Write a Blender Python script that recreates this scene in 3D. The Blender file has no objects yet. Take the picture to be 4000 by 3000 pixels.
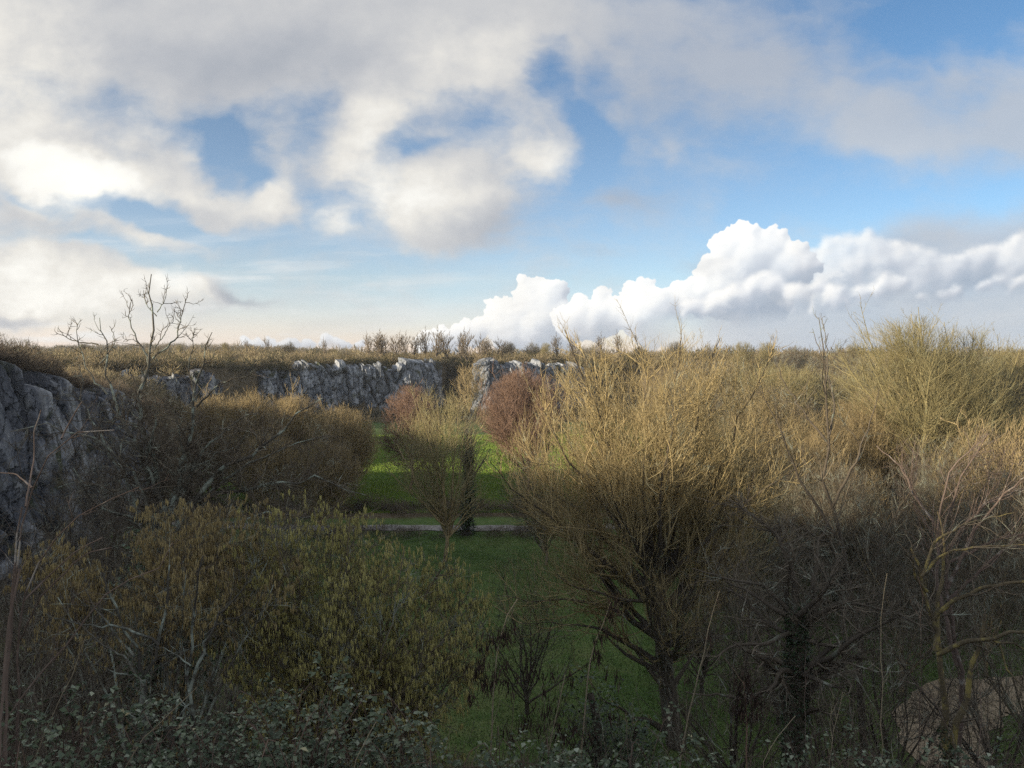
import bpy, math, random
import numpy as np
from mathutils import Vector

scene = bpy.context.scene
COL = scene.collection
R = math.radians
F = 3022.0            # focal length of the view in photo pixels (4000 wide)
HOR = 1400.0          # eye-level row of the photo

# ---------------------------------------------------------------- camera
cam_d = bpy.data.cameras.new("camera")
cam = bpy.data.objects.new("camera", cam_d)
COL.objects.link(cam)
cam.location = (0, 0, 0)
cam.rotation_euler = (R(90), 0, 0)
cam_d.sensor_width = 36.0
cam_d.lens = 36.0 * F / 4000.0
cam_d.shift_y = -(1500.0 - HOR) / 4000.0
cam_d.clip_start = 0.05
cam_d.clip_end = 20000
scene.camera = cam

# ---------------------------------------------------------------- render look
scene.view_settings.view_transform = 'Standard'
scene.view_settings.look = 'None'
scene.view_settings.exposure = 0.70
scene.view_settings.gamma = 1.0
scene.view_settings.use_curve_mapping = False
scene.render.engine = 'CYCLES'
scene.cycles.max_bounces = 4
scene.cycles.diffuse_bounces = 2
scene.cycles.glossy_bounces = 1
scene.cycles.transparent_max_bounces = 4
scene.cycles.use_denoising = False
scene.cycles.sample_clamp_indirect = 3.0

# ---------------------------------------------------------------- sun
SUN_EL, SUN_AZ = R(12.5), R(-116.0)          # azimuth from +Y (view) towards +X
sd = Vector((math.sin(SUN_AZ) * math.cos(SUN_EL), math.cos(SUN_AZ) * math.cos(SUN_EL), math.sin(SUN_EL)))
sun_d = bpy.data.lights.new("sun", 'SUN')
sun_d.energy = 5.0
sun_d.angle = R(0.53)
sun_d.color = (1.0, 0.85, 0.63)
sun = bpy.data.objects.new("sun", sun_d)
sun.rotation_euler = (-sd).to_track_quat('-Z', 'Y').to_euler()
sun.location = (-60, 0, 60)
COL.objects.link(sun)


# ---------------------------------------------------------------- node helper
class NT:
    def __init__(self, tree):
        self.t = tree

    def n(self, typ, **kw):
        nd = self.t.nodes.new(typ)
        for k, v in kw.items():
            setattr(nd, k, v)
        return nd

    def put(self, sock, v):
        if isinstance(v, bpy.types.NodeSocket):
            self.t.links.new(v, sock)
        elif v is not None:
            sock.default_value = v

    def math(self, op, a, b=None, c=None, clamp=False):
        nd = self.n('ShaderNodeMath', operation=op, use_clamp=clamp)
        self.put(nd.inputs[0], a)
        self.put(nd.inputs[1], b)
        self.put(nd.inputs[2], c)
        return nd.outputs[0]

    def vmath(self, op, a, b=None, out=0):
        nd = self.n('ShaderNodeVectorMath', operation=op)
        self.put(nd.inputs[0], a)
        self.put(nd.inputs[1], b)
        return nd.outputs[out]

    def noise(self, vec, scale, detail=4.0, rough=0.5, dist=0.0, color=False, ntype='FBM', lac=2.0, dims='3D'):
        nd = self.n('ShaderNodeTexNoise', noise_dimensions=dims)
        nd.noise_type = ntype
        self.put(nd.inputs['Vector'], vec)
        nd.inputs['Scale'].default_value = scale
        nd.inputs['Detail'].default_value = detail
        nd.inputs['Roughness'].default_value = rough
        nd.inputs['Lacunarity'].default_value = lac
        nd.inputs['Distortion'].default_value = dist
        return nd.outputs['Color' if color else 'Fac']

    def ramp(self, fac, stops, interp='LINEAR'):
        nd = self.n('ShaderNodeValToRGB')
        cr = nd.color_ramp
        cr.interpolation = interp
        while len(cr.elements) < len(stops):
            cr.elements.new(0.5)
        for e, (p, c) in zip(cr.elements, stops):
            e.position = p
            e.color = (*c, 1.0) if len(c) == 3 else c
        self.put(nd.inputs[0], fac)
        return nd.outputs[0]

    def mix(self, fac, a, b, blend='MIX'):
        nd = self.n('ShaderNodeMix', data_type='RGBA', blend_type=blend)
        self.put(nd.inputs[0], fac)
        self.put(nd.inputs[6], a if isinstance(a, bpy.types.NodeSocket) else (*a, 1.0))
        self.put(nd.inputs[7], b if isinstance(b, bpy.types.NodeSocket) else (*b, 1.0))
        return nd.outputs[2]

    def mrange(self, v, a, b, c=0.0, d=1.0, interp='SMOOTHSTEP'):
        nd = self.n('ShaderNodeMapRange', interpolation_type=interp)
        self.put(nd.inputs[0], v)
        for i, x in enumerate((a, b, c, d)):
            self.put(nd.inputs[1 + i], x)
        return nd.outputs[0]

    def xyz(self, x, y, z=0.0):
        nd = self.n('ShaderNodeCombineXYZ')
        self.put(nd.inputs[0], x)
        self.put(nd.inputs[1], y)
        self.put(nd.inputs[2], z)
        return nd.outputs[0]

    def mapping(self, vec, loc=(0, 0, 0), rot=(0, 0, 0), scale=(1, 1, 1), typ='POINT'):
        nd = self.n('ShaderNodeMapping', vector_type=typ)
        self.put(nd.inputs[0], vec)
        nd.inputs['Location'].default_value = loc
        nd.inputs['Rotation'].default_value = rot
        nd.inputs['Scale'].default_value = scale
        return nd.outputs[0]


# ---------------------------------------------------------------- sky: Nishita plus procedural clouds at infinity
def azel(px, py):
    u, v = (px - 2000) / F, (HOR - py) / F
    return math.atan2(u, 1.0), math.atan2(v, math.hypot(u, 1.0))




# ---------------------------------------------------------------- procedural cloud field (numpy), stored on the sky by azimuth and elevation
def lattice(seed):
    g = np.random.RandomState(seed).rand(256, 256).astype(np.float32) * 2 * np.pi
    return np.cos(g), np.sin(g)


_LAT = {}


def gnoise(x, y, seed=0):
    """2-D gradient noise, about -1..1"""
    if seed not in _LAT:
        _LAT[seed] = lattice(seed)
    gx, gy = _LAT[seed]
    xi, yi = np.floor(x), np.floor(y)
    fx, fy = (x - xi).astype(np.float32), (y - yi).astype(np.float32)
    xi, yi = xi.astype(np.int32) & 255, yi.astype(np.int32) & 255
    x1, y1 = (xi + 1) & 255, (yi + 1) & 255
    u, v = fx * fx * fx * (fx * (fx * 6 - 15) + 10), fy * fy * fy * (fy * (fy * 6 - 15) + 10)
    a = gx[yi, xi] * fx + gy[yi, xi] * fy
    b = gx[yi, x1] * (fx - 1) + gy[yi, x1] * fy
    c = gx[y1, xi] * fx + gy[y1, xi] * (fy - 1)
    d = gx[y1, x1] * (fx - 1) + gy[y1, x1] * (fy - 1)
    return (a + (b - a) * u) * (1 - v) + (c + (d - c) * u) * v


def fbm2(x, y, octv=5, rough=0.5, seed=0):
    s, a, t = 0.0, 1.0, 0.0
    for i in range(octv):
        s = s + a * gnoise(x * 2.03 ** i + 17.3 * i, y * 2.03 ** i + 9.1 * i, seed)
        t += a
        a *= rough
    return s / t * 1.7


def sstep(x, a, b):
    t = np.clip((x - a) / (b - a), 0, 1)
    return t * t * (3 - 2 * t)


def cloud_maps(w, h, az0, az1, el0, el1, full=True):
    """RGBA: cloud radiance and cover over the given window of azimuth and elevation (radians)"""
    az = np.linspace(az0, az1, w, dtype=np.float32)[None, :]
    el = np.linspace(el0, el1, h, dtype=np.float32)[:, None]
    AZ, EL = np.broadcast_to(az, (h, w)), np.broadcast_to(el, (h, w))
    # handy coordinates: thousands of photo pixels along the view, still functions of azimuth / elevation only
    U = 3.022 * np.tan(np.clip(AZ, -1.2, 1.2))
    V = -3.022 * np.tan(EL) / np.cos(np.clip(AZ, -1.2, 1.2))
    X, Y = 2.0 + U, 1.4 + V
    wx = fbm2(X * 1.6, Y * 2.0, 5, 0.5, 1) * 0.16 + fbm2(X * 7, Y * 9, 4, 0.55, 2) * 0.035
    wy = fbm2(X * 1.6 + 40, Y * 2.0, 5, 0.5, 3) * 0.10 + fbm2(X * 7 + 9, Y * 9, 4, 0.55, 4) * 0.030
    XW, YW = X + wx, Y + wy

    def blobs(items, xx, yy):
        acc = np.zeros((h, w), np.float32)
        for (wt, cx, cy, hw, hh, ang) in items:
            ca, sa = math.cos(R(ang)), math.sin(R(ang))
            ddx, ddy = (xx - cx / 1000) * 1000, (yy - cy / 1000) * 1000
            px, py = (ddx * ca - ddy * sa) / hw, (ddx * sa + ddy * ca) / hh
            acc += wt * sstep(1.0 - np.sqrt(px * px + py * py), 0, 1)
        return acc

    # soft deck: weight, centre, half sizes, tilt
    soft = [
        (2.2, 350, 60, 1500, 520, 0), (1.5, 1350, 100, 900, 420, 0), (1.3, 1750, 130, 700, 480, 0), (0.6, 900, 330, 500, 190, -4),
        (2.0, 180, 640, 620, 330, -14), (1.0, 600, 600, 210, 260, -35), (1.2, 760, 740, 260, 130, -30),
        (1.1, 950, 800, 320, 120, -6), (1.15, 1130, 790, 170, 150, 0), (0.7, 1000, 720, 300, 70, -25), (0.55, 1120, 560, 110, 260, 20),
        (1.5, 1400, 540, 260, 340, 0), (1.0, 1500, 360, 260, 180, 0), (1.7, 1760, 720, 430, 290, 8), (1.3, 2080, 560, 220, 200, 0), (0.8, 1350, 880, 120, 110, 0),
        (1.3, 1780, 860, 400, 170, 0), (-0.55, 1700, 535, 150, 50, 10), (0.5, 1900, 330, 300, 130, 0), (-1.0, 850, 560, 170, 170, -35), (-0.7, 1000, 690, 150, 90, -40), (-1.0, 2160, 270, 120, 190, 20), (-1.3, 2290, 560, 170, 330, -4), (-0.6, 2420, 330, 150, 120, 0),
        (1.1, 2350, 80, 1000, 420, 0), (1.0, 2520, 400, 460, 230, -25), (1.0, 3050, 280, 900, 380, -16), (0.5, 3350, 480, 500, 220, -10), (0.55, 2980, 230, 330, 170, 0),
        (1.5, 3500, 560, 340, 190, 12), (1.8, 3980, 440, 440, 330, 22), (0.5, 3750, 330, 400, 120, 20),
        (0.75, 2440, 780, 300, 110, 0), (0.7, 2590, 610, 90, 80, 0), (0.5, 2720, 790, 120, 110, 0), (0.3, 2800, 660, 160, 80, 0),
        (0.55, 2690, 1020, 130, 75, 0), (0.4, 2330, 1010, 130, 60, 0), (1.0, 4080, 880, 260, 240, 0),
        (1.8, 20, 1060, 560, 230, -8), (0.9, 450, 1180, 500, 90, -8), (1.0, 620, 930, 420, 70, -7), (1.3, 600, 1130, 380, 120, -8), (1.2, 320, 1010, 260, 120, -20),
        (1.0, 900, 1115, 270, 55, -14), (1.2, 60, 1215, 420, 60, -4), (0.6, 60, 850, 200, 90, 0), (1.0, 300, 1150, 500, 110, -4),
        (-1.1, 330, 965, 260, 45, -10), (-1.6, 560, 845, 520, 75, -12), (-0.9, 120, 800, 260, 45, -18),
        (-1.3, 3750, 40, 460, 190, 20), (-0.6, 3200, 800, 800, 120, 0),
    ]
    fs = blobs(soft, XW, YW)
    # elsewhere: deck seen in perspective, at random
    kz = 1.0 / (np.maximum(np.sin(EL), 0) + 0.12)
    dxk, dyk = np.sin(AZ) * np.cos(EL) * kz, np.cos(AZ) * np.cos(EL) * kz
    away = np.maximum(sstep(np.abs(AZ), 0.62, 0.85), sstep(EL, 0.50, 0.66))
    fs = fs * (1 - away) + away * (0.65 + 1.2 * fbm2(dxk * 0.9, dyk * 0.9, 5, 0.55, 8))
    nn = fbm2(X * 3.2, Y * 4.2, 7, 0.56, 5)
    wisp = fbm2((X + Y * 0.7 + wx) * 3.0, (Y - X * 0.12 + wy) * 9.0, 6, 0.6, 6)
    rgt = sstep(X, 1.95, 2.5) * (1 - away)
    dens = fs * (1 - 0.12 * rgt) + (0.55 + 0.12 * rgt) * nn + (0.50 - 0.10 * rgt) * wisp
    a_soft = sstep(dens, -0.35, 1.30 + 0.15 * rgt) ** 0.95
    # relief: the same noise a little towards the sun (left and up)
    nb = fbm2((X - 0.05) * 3.2, (Y - 0.05) * 4.2, 5, 0.56, 5)
    relief = nn - nb
    bright = [(1.5, 230, 700, 420, 200, -14), (0.7, 330, 640, 480, 190, -14), (0.95, 60, 1090, 700, 240, -8), (0.5, 500, 1180, 500, 120, 0), (0.7, 1450, 500, 260, 300, 0), (0.75, 1640, 760, 430, 230, 0),
              (0.9, 700, 1090, 230, 100, 0), (0.7, 2060, 600, 220, 150, 0), (0.45, 600, 560, 220, 160, 0), (0.55, 0, 250, 600, 560, 0),
              (0.55, 1100, 770, 260, 150, 0), (0.7, 1340, 870, 140, 110, 0), (0.5, 600, 930, 400, 90, 0), (0.45, 800, 740, 200, 100, 0), (0.35, 1850, 250, 500, 300, 0)]
    dark = [(1.0, 950, 260, 1000, 230, 0), (1.0, 1950, 880, 380, 170, 0), (1.5, 930, 1110, 230, 45, -14), (0.7, 600, 600, 150, 160, 0), (0.5, 350, 560, 300, 120, 0),
            (1.5, 100, 1228, 300, 38, -3), (1.2, 2420, 770, 300, 120, 0), (0.7, 3000, 250, 1300, 420, 0), (0.5, 3900, 500, 600, 350, 0),
            (0.9, 4050, 900, 300, 260, 0), (0.9, 2690, 1020, 150, 80, 0), (0.5, 2330, 1010, 150, 70, 0), (0.4, 2600, 450, 500, 260, 0)]
    bb, bd = blobs(bright, XW, YW), blobs(dark, XW, YW)
    lum = 0.60 + 0.42 * bb - 0.20 * bd + (0.10 + 0.22 * np.clip(bb, 0, 1)) * relief * (1 - 0.7 * rgt) + 0.02 * nn
    lum = lum - 0.05 * sstep(fs, 1.2, 2.6) * sstep(X, 3.0, 0.8)
    stops = np.array([0.0, 0.25, 0.45, 0.62, 0.82, 1.0, 1.4], np.float32)
    cols = np.array([(0.22, 0.27, 0.37), (0.36, 0.39, 0.44), (0.475, 0.49, 0.52), (0.60, 0.60, 0.60), (0.80, 0.775, 0.72), (0.95, 0.93, 0.87), (1.12, 1.08, 0.97)], np.float32)
    c_soft = np.stack([np.interp(lum, stops, cols[:, i]) for i in range(3)], -1).astype(np.float32)
    c_soft = c_soft * (1 + 0.4 * away)[..., None]           # unseen clouds outside the view, brightened to lift the shaded foreground

    # thin streaks low in the sky
    st = fbm2(X * 1.5 + wx, Y * 13.0 + X * 0.4, 5, 0.6, 9)
    low = sstep(EL, 0.0, 0.025) * sstep(EL, 0.19, 0.08)
    a_str = sstep(st, -0.25, 0.75) * low * (0.28 + 0.62 * sstep(AZ, 0.05, -0.42)) * sstep(AZ, 0.35, 0.0)
    hz = sstep(EL, 0.09, 0.0) * sstep(AZ, 0.0, -0.5) * 0.35
    a_str = np.maximum(a_str, hz)

    # cumulus bank: tiers of rounded heads, each bright along its upper rim and greyer below
    tiers = [
        [(960, 1352, 26), (1010, 1348, 30), (1060, 1340, 26), (1130, 1352, 32), (1200, 1344, 26), (1270, 1338, 30), (1330, 1346, 28), (1400, 1352, 24)],
        [(3540, 1020, 70), (3620, 1055, 80), (3720, 1070, 80), (3840, 1040, 70), (3930, 1000, 60), (4010, 960, 60), (4070, 1010, 120), (3160, 1040, 60), (3250, 965, 46), (3310, 985, 60), (3390, 975, 58), (3460, 985, 55),
         (3250, 1040, 70), (3350, 1070, 90), (3450, 1060, 90), (3300, 1130, 110), (3450, 1140, 110), (3600, 1130, 90)],
        [(1660, 1340, 55), (1740, 1325, 50), (1820, 1300, 48), (1870, 1290, 44), (1950, 1210, 58), (1990, 1270, 90), (2060, 1150, 60), (2110, 1115, 36), (2140, 1170, 80), (2110, 1290, 120), (2200, 1240, 70)],
        [(2260, 1240, 80), (2350, 1160, 34), (2330, 1250, 80), (2420, 1225, 66), (2480, 1155, 60), (2520, 1135, 46), (2540, 1240, 110), (2640, 1180, 62), (2700, 1160, 70),
         (2760, 1090, 70), (2820, 1050, 66), (2856, 960, 68), (2890, 912, 44), (2950, 1010, 120), (3025, 912, 32), (3045, 958, 52), (3060, 1060, 110), (2850, 1150, 110), (2960, 1160, 120)],
        [(2700, 1200, 50), (2800, 1195, 54), (2880, 1180, 66), (2950, 1110, 44), (3020, 1125, 52), (3110, 1165, 60), (3200, 1120, 34), (3260, 1175, 50), (3460, 1110, 44), (3520, 1120, 40), (3370, 1150, 40)],
        [(3600, 1172, 20), (3680, 1160, 26), (3740, 1140, 30), (3850, 1128, 26), (3905, 1095, 34), (3970, 1120, 36), (4040, 1100, 44)],
    ]
    wxs = fbm2(X * 9, Y * 9, 6, 0.66, 12) * 0.042
    wys = fbm2(X * 9 + 30, Y * 9, 6, 0.66, 13) * 0.034
    XC, YC = (X + wxs) * 1000, (Y + wys) * 1000
    stepx = (az1 - az0) / w * 3022
    stepy = (el1 - el0) / h * 3022

    def blur(a, k):
        for _ in range(2):
            for ax in (0, 1):
                c = np.cumsum(np.pad(a, [(k + 1, k) if i == ax else (0, 0) for i in (0, 1)], mode='edge'), axis=ax)
                n = a.shape[ax]
                a = (np.take(c, range(2 * k + 1, 2 * k + 1 + n), axis=ax) - np.take(c, range(0, n), axis=ax)) / (2 * k + 1)
        return a

    alpha = np.zeros((h, w), np.float32)
    col = np.zeros((h, w, 3), np.float32)

    def over(a, c):
        nonlocal alpha, col
        col = col * (1 - a)[..., None] + c * a[..., None]        # premultiplied
        alpha = alpha * (1 - a) + a

    c_str = np.ones((h, w, 3), np.float32) * np.array((0.86, 0.87, 0.86), np.float32) * (0.9 + 0.12 * sstep(AZ, 0, -0.5))[..., None]
    over(a_str, c_str)
    cst = np.array([0.2, 0.42, 0.60, 0.78, 0.95, 1.15], np.float32)
    ccl = np.array([(0.33, 0.40, 0.50), (0.42, 0.48, 0.57), (0.56, 0.60, 0.67), (0.76, 0.79, 0.83), (0.95, 0.95, 0.94), (1.08, 1.06, 1.01)], np.float32)
    # grey sheet behind the lower right of the bank
    edge = 0.085 + 0.075 * sstep(AZ, 0.28, 0.5) + 0.016 * nn
    sheet = sstep(edge - EL, -0.02, 0.03) * sstep(AZ + 0.03 * nn, 0.13, 0.30) * 0.92
    sn = np.clip(0.5 + 0.55 * fbm2(X * 1.6, Y * 7.0 + X * 0.6, 5, 0.55, 15), 0, 1)[..., None]
    c_sheet = (1 - sn) * np.array((0.38, 0.46, 0.57), np.float32) + sn * np.array((0.55, 0.59, 0.65), np.float32)
    c_sheet = c_sheet * (1 + 0.25 * sstep(EL, 0.05, 0.0) * sstep(AZ, 0.35, 0.15))[..., None]
    over(sheet, c_sheet)
    fine = fbm2(X * 11, Y * 15, 5, 0.6, 21)
    for ti, base in enumerate(tiers):
        rng = np.random.RandomState(11 + ti)
        circ = []
        for (cx, cy, r) in base:
            circ.append((cx, cy, r, 0.0))
            for k in range(int(12 + r / 6)):
                t = rng.uniform(0, 2 * np.pi)
                rr = r * rng.uniform(0.16, 0.52)
                q = rng.uniform(0.35, 0.95)
                x1, y1 = cx + math.cos(t) * r * q, cy + math.sin(t) * r * q * 0.9
                circ.append((x1, y1, rr, r * 0.55))
                for m in range(5):
                    t2 = rng.uniform(0, 2 * np.pi)
                    r2 = rr * rng.uniform(0.25, 0.5)
                    q2 = rng.uniform(0.4, 1.0)
                    circ.append((x1 + math.cos(t2) * rr * q2, y1 + math.sin(t2) * rr * q2, r2, r * 0.55 + rr * 0.55))
        H = np.full((h, w), -1e3, np.float32)
        for (cx, cy, r, z0) in circ:
            a_lo, a_hi = azel(cx - r - 40, cy)[0], azel(cx + r + 40, cy)[0]
            e_lo, e_hi = azel(cx, cy + r + 40)[1] - 0.006, azel(cx, cy - r - 40)[1] + 0.016
            i0, i1 = np.searchsorted(az[0], [a_lo, a_hi])
            j0, j1 = np.searchsorted(el[:, 0], [e_lo, e_hi])
            if i1 <= i0 or j1 <= j0:
                continue
            sx, sy = XC[j0:j1, i0:i1] - cx, YC[j0:j1, i0:i1] - cy
            d2 = 1.0 - (sx * sx + sy * sy) / (r * r)
            H[j0:j1, i0:i1] = np.maximum(H[j0:j1, i0:i1], np.where(d2 > 0, np.sqrt(np.maximum(d2, 0)) * r + z0 * 0.6, -1e3))
        cov = (H > -500).astype(np.float32)
        Hs = np.where(cov > 0, H, 0.0)
        sm = 5
        gy, gx = np.gradient(blur(Hs, sm))
        gx, gy = gx / stepx, gy / stepy
        gy2, gx2 = np.gradient(blur(Hs, 16))
        gx2, gy2 = gx2 / stepx, gy2 / stepy
        lamb = 0.45 * (gx * 0.62 - gy * 0.62) / np.sqrt(1 + gx * gx + gy * gy) + 0.6 * (gx2 * 0.7 - gy2 * 0.6) / np.sqrt(1 + gx2 ** 2 + gy2 ** 2)
        # depth below the top edge, in photo pixels
        dep = np.zeros((h, w), np.float32)
        run = np.zeros(w, np.float32)
        for r_ in range(h - 1, -1, -1):
            run = np.where(cov[r_] > 0, run + stepy, np.maximum(run - stepy * 3, 0))
            dep[r_] = run
        dep = blur(dep, 3) * (1 + 0.9 * fine + 0.4 * nn)
        body = {0: 60, 1: 210, 2: 300, 3: 260, 4: 110, 5: 60}[ti]
        soft_edge = {0: 2, 1: 7, 2: 1, 3: 1, 4: 7, 5: 6}[ti]
        a_c = sstep(blur(cov, soft_edge) + (0.45 * fine if soft_edge > 3 else 0.0), 0.25 if soft_edge < 3 else 0.15, 0.85 if soft_edge < 3 else 1.0)
        a_c = a_c * sstep(blur(cov, 12), 0.0, 0.12)
        if ti in (0, 1, 4, 5):
            a_c = a_c * (1 - 0.97 * sstep(dep, body * 0.25, body * 1.3))
        lc = 0.80 + 0.66 * lamb + 0.09 * nn + 0.11 * fine - 0.30 * sstep(dep, body * 0.25, body * 1.2)
        lc = lc - {0: 0.10, 1: 0.08, 2: -0.02, 3: -0.02, 4: 0.02, 5: 0.05}[ti]
        lc = lc - (0.24 * sstep(EL + 0.02 * nn, 0.085, 0.035) * sstep(AZ, 0.12, 0.26) if ti == 3 else 0.0) - 0.08 * sstep(EL, 0.03, 0.0)
        lc = lc - 0.14 * sstep(AZ, 0.36, 0.56)
        c_c = np.stack([np.interp(lc, cst, ccl[:, i]) for i in range(3)], -1).astype(np.float32)
        lowmask = sstep(EL + 0.012 * nn, 0.035, 0.062) if ti == 3 else 1.0
        if ti == 3:
            a_c = a_c * (1 - (1 - lowmask) * sstep(AZ, 0.14, 0.24))
        over(a_c * (0.93 if ti != 1 else 0.8), c_c)
    over(a_soft * (0.95 - 0.22 * sstep(X, 2.1, 2.6) * (1 - away)), c_soft)
    out = np.dstack([col * 0.66, alpha]).astype(np.float32)
    return out


WIN = (R(-42), R(42), R(-3), R(33))


def cloud_image(name, w, h, win):
    arr = cloud_maps(w, h, *win)
    im = bpy.data.images.new(name, w, h, alpha=True, float_buffer=True)
    im.colorspace_settings.name = 'Non-Color'
    im.alpha_mode = 'CHANNEL_PACKED'
    im.pixels.foreach_set(np.ascontiguousarray(arr, dtype=np.float32).ravel())
    im.update()
    im.pack()
    return im


world = bpy.data.worlds.new("World")
scene.world = world
world.use_nodes = True
world.node_tree.nodes.clear()
W = NT(world.node_tree)
tc = W.n('ShaderNodeTexCoord')
sepn = W.n('ShaderNodeSeparateXYZ')
W.put(sepn.inputs[0], tc.outputs['Generated'])
dx, dy, dz = sepn.outputs
hyp = W.math('SQRT', W.math('ADD', W.math('MULTIPLY', dx, dx), W.math('MULTIPLY', dy, dy)))
az_s = W.math('ARCTAN2', dx, dy)
el_s = W.math('ARCTAN2', dz, hyp)


def lookup(im, win):
    uv = W.xyz(W.mrange(az_s, win[0], win[1], 0, 1, 'LINEAR'), W.mrange(el_s, win[2], win[3], 0, 1, 'LINEAR'))
    nd = W.n('ShaderNodeTexImage', image=im, interpolation='Linear', extension='EXTEND')
    W.put(nd.inputs[0], uv)
    return nd.outputs['Color'], nd.outputs['Alpha']


fc, fa = lookup(cloud_image("clouds_ahead", 2100, 900, WIN), WIN)
BW = (-math.pi, math.pi, R(-3), R(90))
bc, ba = lookup(cloud_image("clouds_around", 720, 200, BW), BW)
inwin = W.math('MULTIPLY', W.math('LESS_THAN', W.math('ABSOLUTE', az_s), WIN[1]), W.math('LESS_THAN', el_s, WIN[3]))
cc = W.mix(inwin, bc, fc)
ca = W.math('ADD', W.math('MULTIPLY', fa, inwin), W.math('MULTIPLY', ba, W.math('SUBTRACT', 1.0, inwin)))

sky = W.n('ShaderNodeTexSky', sky_type='NISHITA')
sky.sun_disc = False
sky.sun_elevation = SUN_EL
sky.sun_rotation = SUN_AZ % (2 * math.pi)
sky.altitude = 100
sky.air_density = 1.0
sky.dust_density = 0.3
sky.ozone_density = 3.0
SKY_STR = 0.105
skyc = W.mix(1.0, sky.outputs[0], (1.12, 1.0, 0.98), 'MULTIPLY')
skyc = W.mix(1.0, skyc, W.ramp(W.math('MULTIPLY', el_s, 2.0), [(0.0, (1.25, 1.15, 1.45)), (0.2, (1.15, 1.12, 1.15)), (0.55, (1.0, 1.02, 1.02)), (1.0, (0.80, 0.95, 1.0))]), 'MULTIPLY')
skyc = W.mix(1.0, skyc, W.ramp(W.mrange(az_s, -0.6, 0.6, 0, 1, 'LINEAR'), [(0.0, (1.16, 1.06, 1.0)), (0.5, (1.0, 1.0, 1.0)), (1.0, (0.72, 0.86, 0.92))]), 'MULTIPLY')
clear = W.math('SUBTRACT', 1.0, ca)
skyc = W.mix(1.0, skyc, W.xyz(clear, clear, clear), 'MULTIPLY')
inv = 1.0 / SKY_STR                                            # cloud radiance is given for strength 1
c = W.vmath('ADD', skyc, W.vmath('MULTIPLY', cc, (inv, inv, inv)))
bg = W.n('ShaderNodeBackground')
W.put(bg.inputs[0], c)
bg.inputs[1].default_value = SKY_STR
wo = W.n('ShaderNodeOutputWorld')
W.t.links.new(bg.outputs[0], wo.inputs[0])
world.cycles.sampling_method = 'MANUAL'
world.cycles.sample_map_resolution = 512


# ================================================================ mesh tools
def P3(px, py, D):
    """point seen at photo pixel (px, py) at depth D metres in front of the house window"""
    return np.array(((px - 2000) / F * D, D, -(py - HOR) / F * D))


def mesh_np(name, V, Fq, mat, tint=None, smooth=False, parent=None, mats=None, midx=None):
    """V (n,3), Fq (m,4) quads or (m,3) triangles -> one linked mesh object"""
    me = bpy.data.meshes.new(name)
    V = np.ascontiguousarray(V, dtype=np.float32)
    Fq = np.ascontiguousarray(Fq, dtype=np.int32)
    k = Fq.shape[1]
    me.vertices.add(len(V))
    me.vertices.foreach_set('co', V.ravel())
    me.loops.add(Fq.size)
    me.loops.foreach_set('vertex_index', Fq.ravel())
    me.polygons.add(len(Fq))
    me.polygons.foreach_set('loop_start', np.arange(0, Fq.size, k, dtype=np.int32))
    me.polygons.foreach_set('use_smooth', np.full(len(Fq), smooth, dtype=bool))
    if tint is not None:
        at = me.attributes.new('tint', 'FLOAT', 'POINT')
        at.data.foreach_set('value', np.ascontiguousarray(tint, dtype=np.float32))
    me.update(calc_edges=True)
    me.materials.append(mat)
    ob = bpy.data.objects.new(name, me)
    COL.objects.link(ob)
    if parent is not None:
        ob.parent = parent
    return ob


def join_np(parts):
    """[(V, F, tint)] -> one"""
    Vs, Fs, Ts, o = [], [], [], 0
    for (V, Fc, T) in parts:
        Vs.append(V)
        Fs.append(Fc + o)
        Ts.append(T)
        o += len(V)
    return np.concatenate(Vs), np.concatenate(Fs), np.concatenate(Ts)


def tag(o, label=None, cat=None, group=None, kind=None):
    for k, v in (('label', label), ('category', cat), ('group', group), ('kind', kind)):
        if v:
            o[k] = v
    return o


def empty(name, loc, label, cat, group=None):
    o = bpy.data.objects.new(name, None)
    o.empty_display_size = 0.3
    o.location = loc
    COL.objects.link(o)
    return tag(o, label, cat, group)


def copy_thing(root, loc, rotz, scale, label, group=None):
    r = root.copy()
    r.location = loc
    r.rotation_euler = (0, 0, rotz)
    r.scale = scale if isinstance(scale, (tuple, list)) else (scale,) * 3
    COL.objects.link(r)
    r['label'] = label
    if group:
        r['group'] = group
    for ch in [c for c in bpy.data.objects if c.parent == root]:
        c2 = ch.copy()
        COL.objects.link(c2)
        c2.parent = r
    return r


def nrm(v):
    return v / np.maximum(np.linalg.norm(v, axis=-1, keepdims=True), 1e-9)


# ---------------------------------------------------------------- branches
class Br:
    """a set of branches: points (N,K,3), radii (N,K)"""
    def __init__(self, P, Rr):
        self.P, self.R = P, Rr
        seg = np.linalg.norm(np.diff(P, axis=1), axis=2)
        self.L = seg.sum(1)

    def at(self, idx, t):
        K = self.P.shape[1]
        f = np.clip(t * (K - 1), 0, K - 1.0001)
        i = f.astype(int)
        w = (f - i)[:, None]
        a, b = self.P[idx, i], self.P[idx, i + 1]
        return a * (1 - w) + b * w, nrm(b - a), self.R[idx, i] * (1 - w[:, 0]) + self.R[idx, i + 1] * w[:, 0]


def resample(pts, K):
    pts = np.asarray(pts, float)
    d = np.r_[0, np.cumsum(np.linalg.norm(np.diff(pts, axis=0), axis=1))]
    # Catmull-Rom like smoothing through dense linear + averaging
    t = np.linspace(0, d[-1], K * 4)
    q = np.stack([np.interp(t, d, pts[:, i]) for i in range(3)], 1)
    for _ in range(3):
        q[1:-1] = (q[:-2] + q[1:-1] * 2 + q[2:]) / 4
    t2 = np.linspace(0, K * 4 - 1, K)
    return np.stack([np.interp(t2, np.arange(K * 4), q[:, i]) for i in range(3)], 1)


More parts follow.
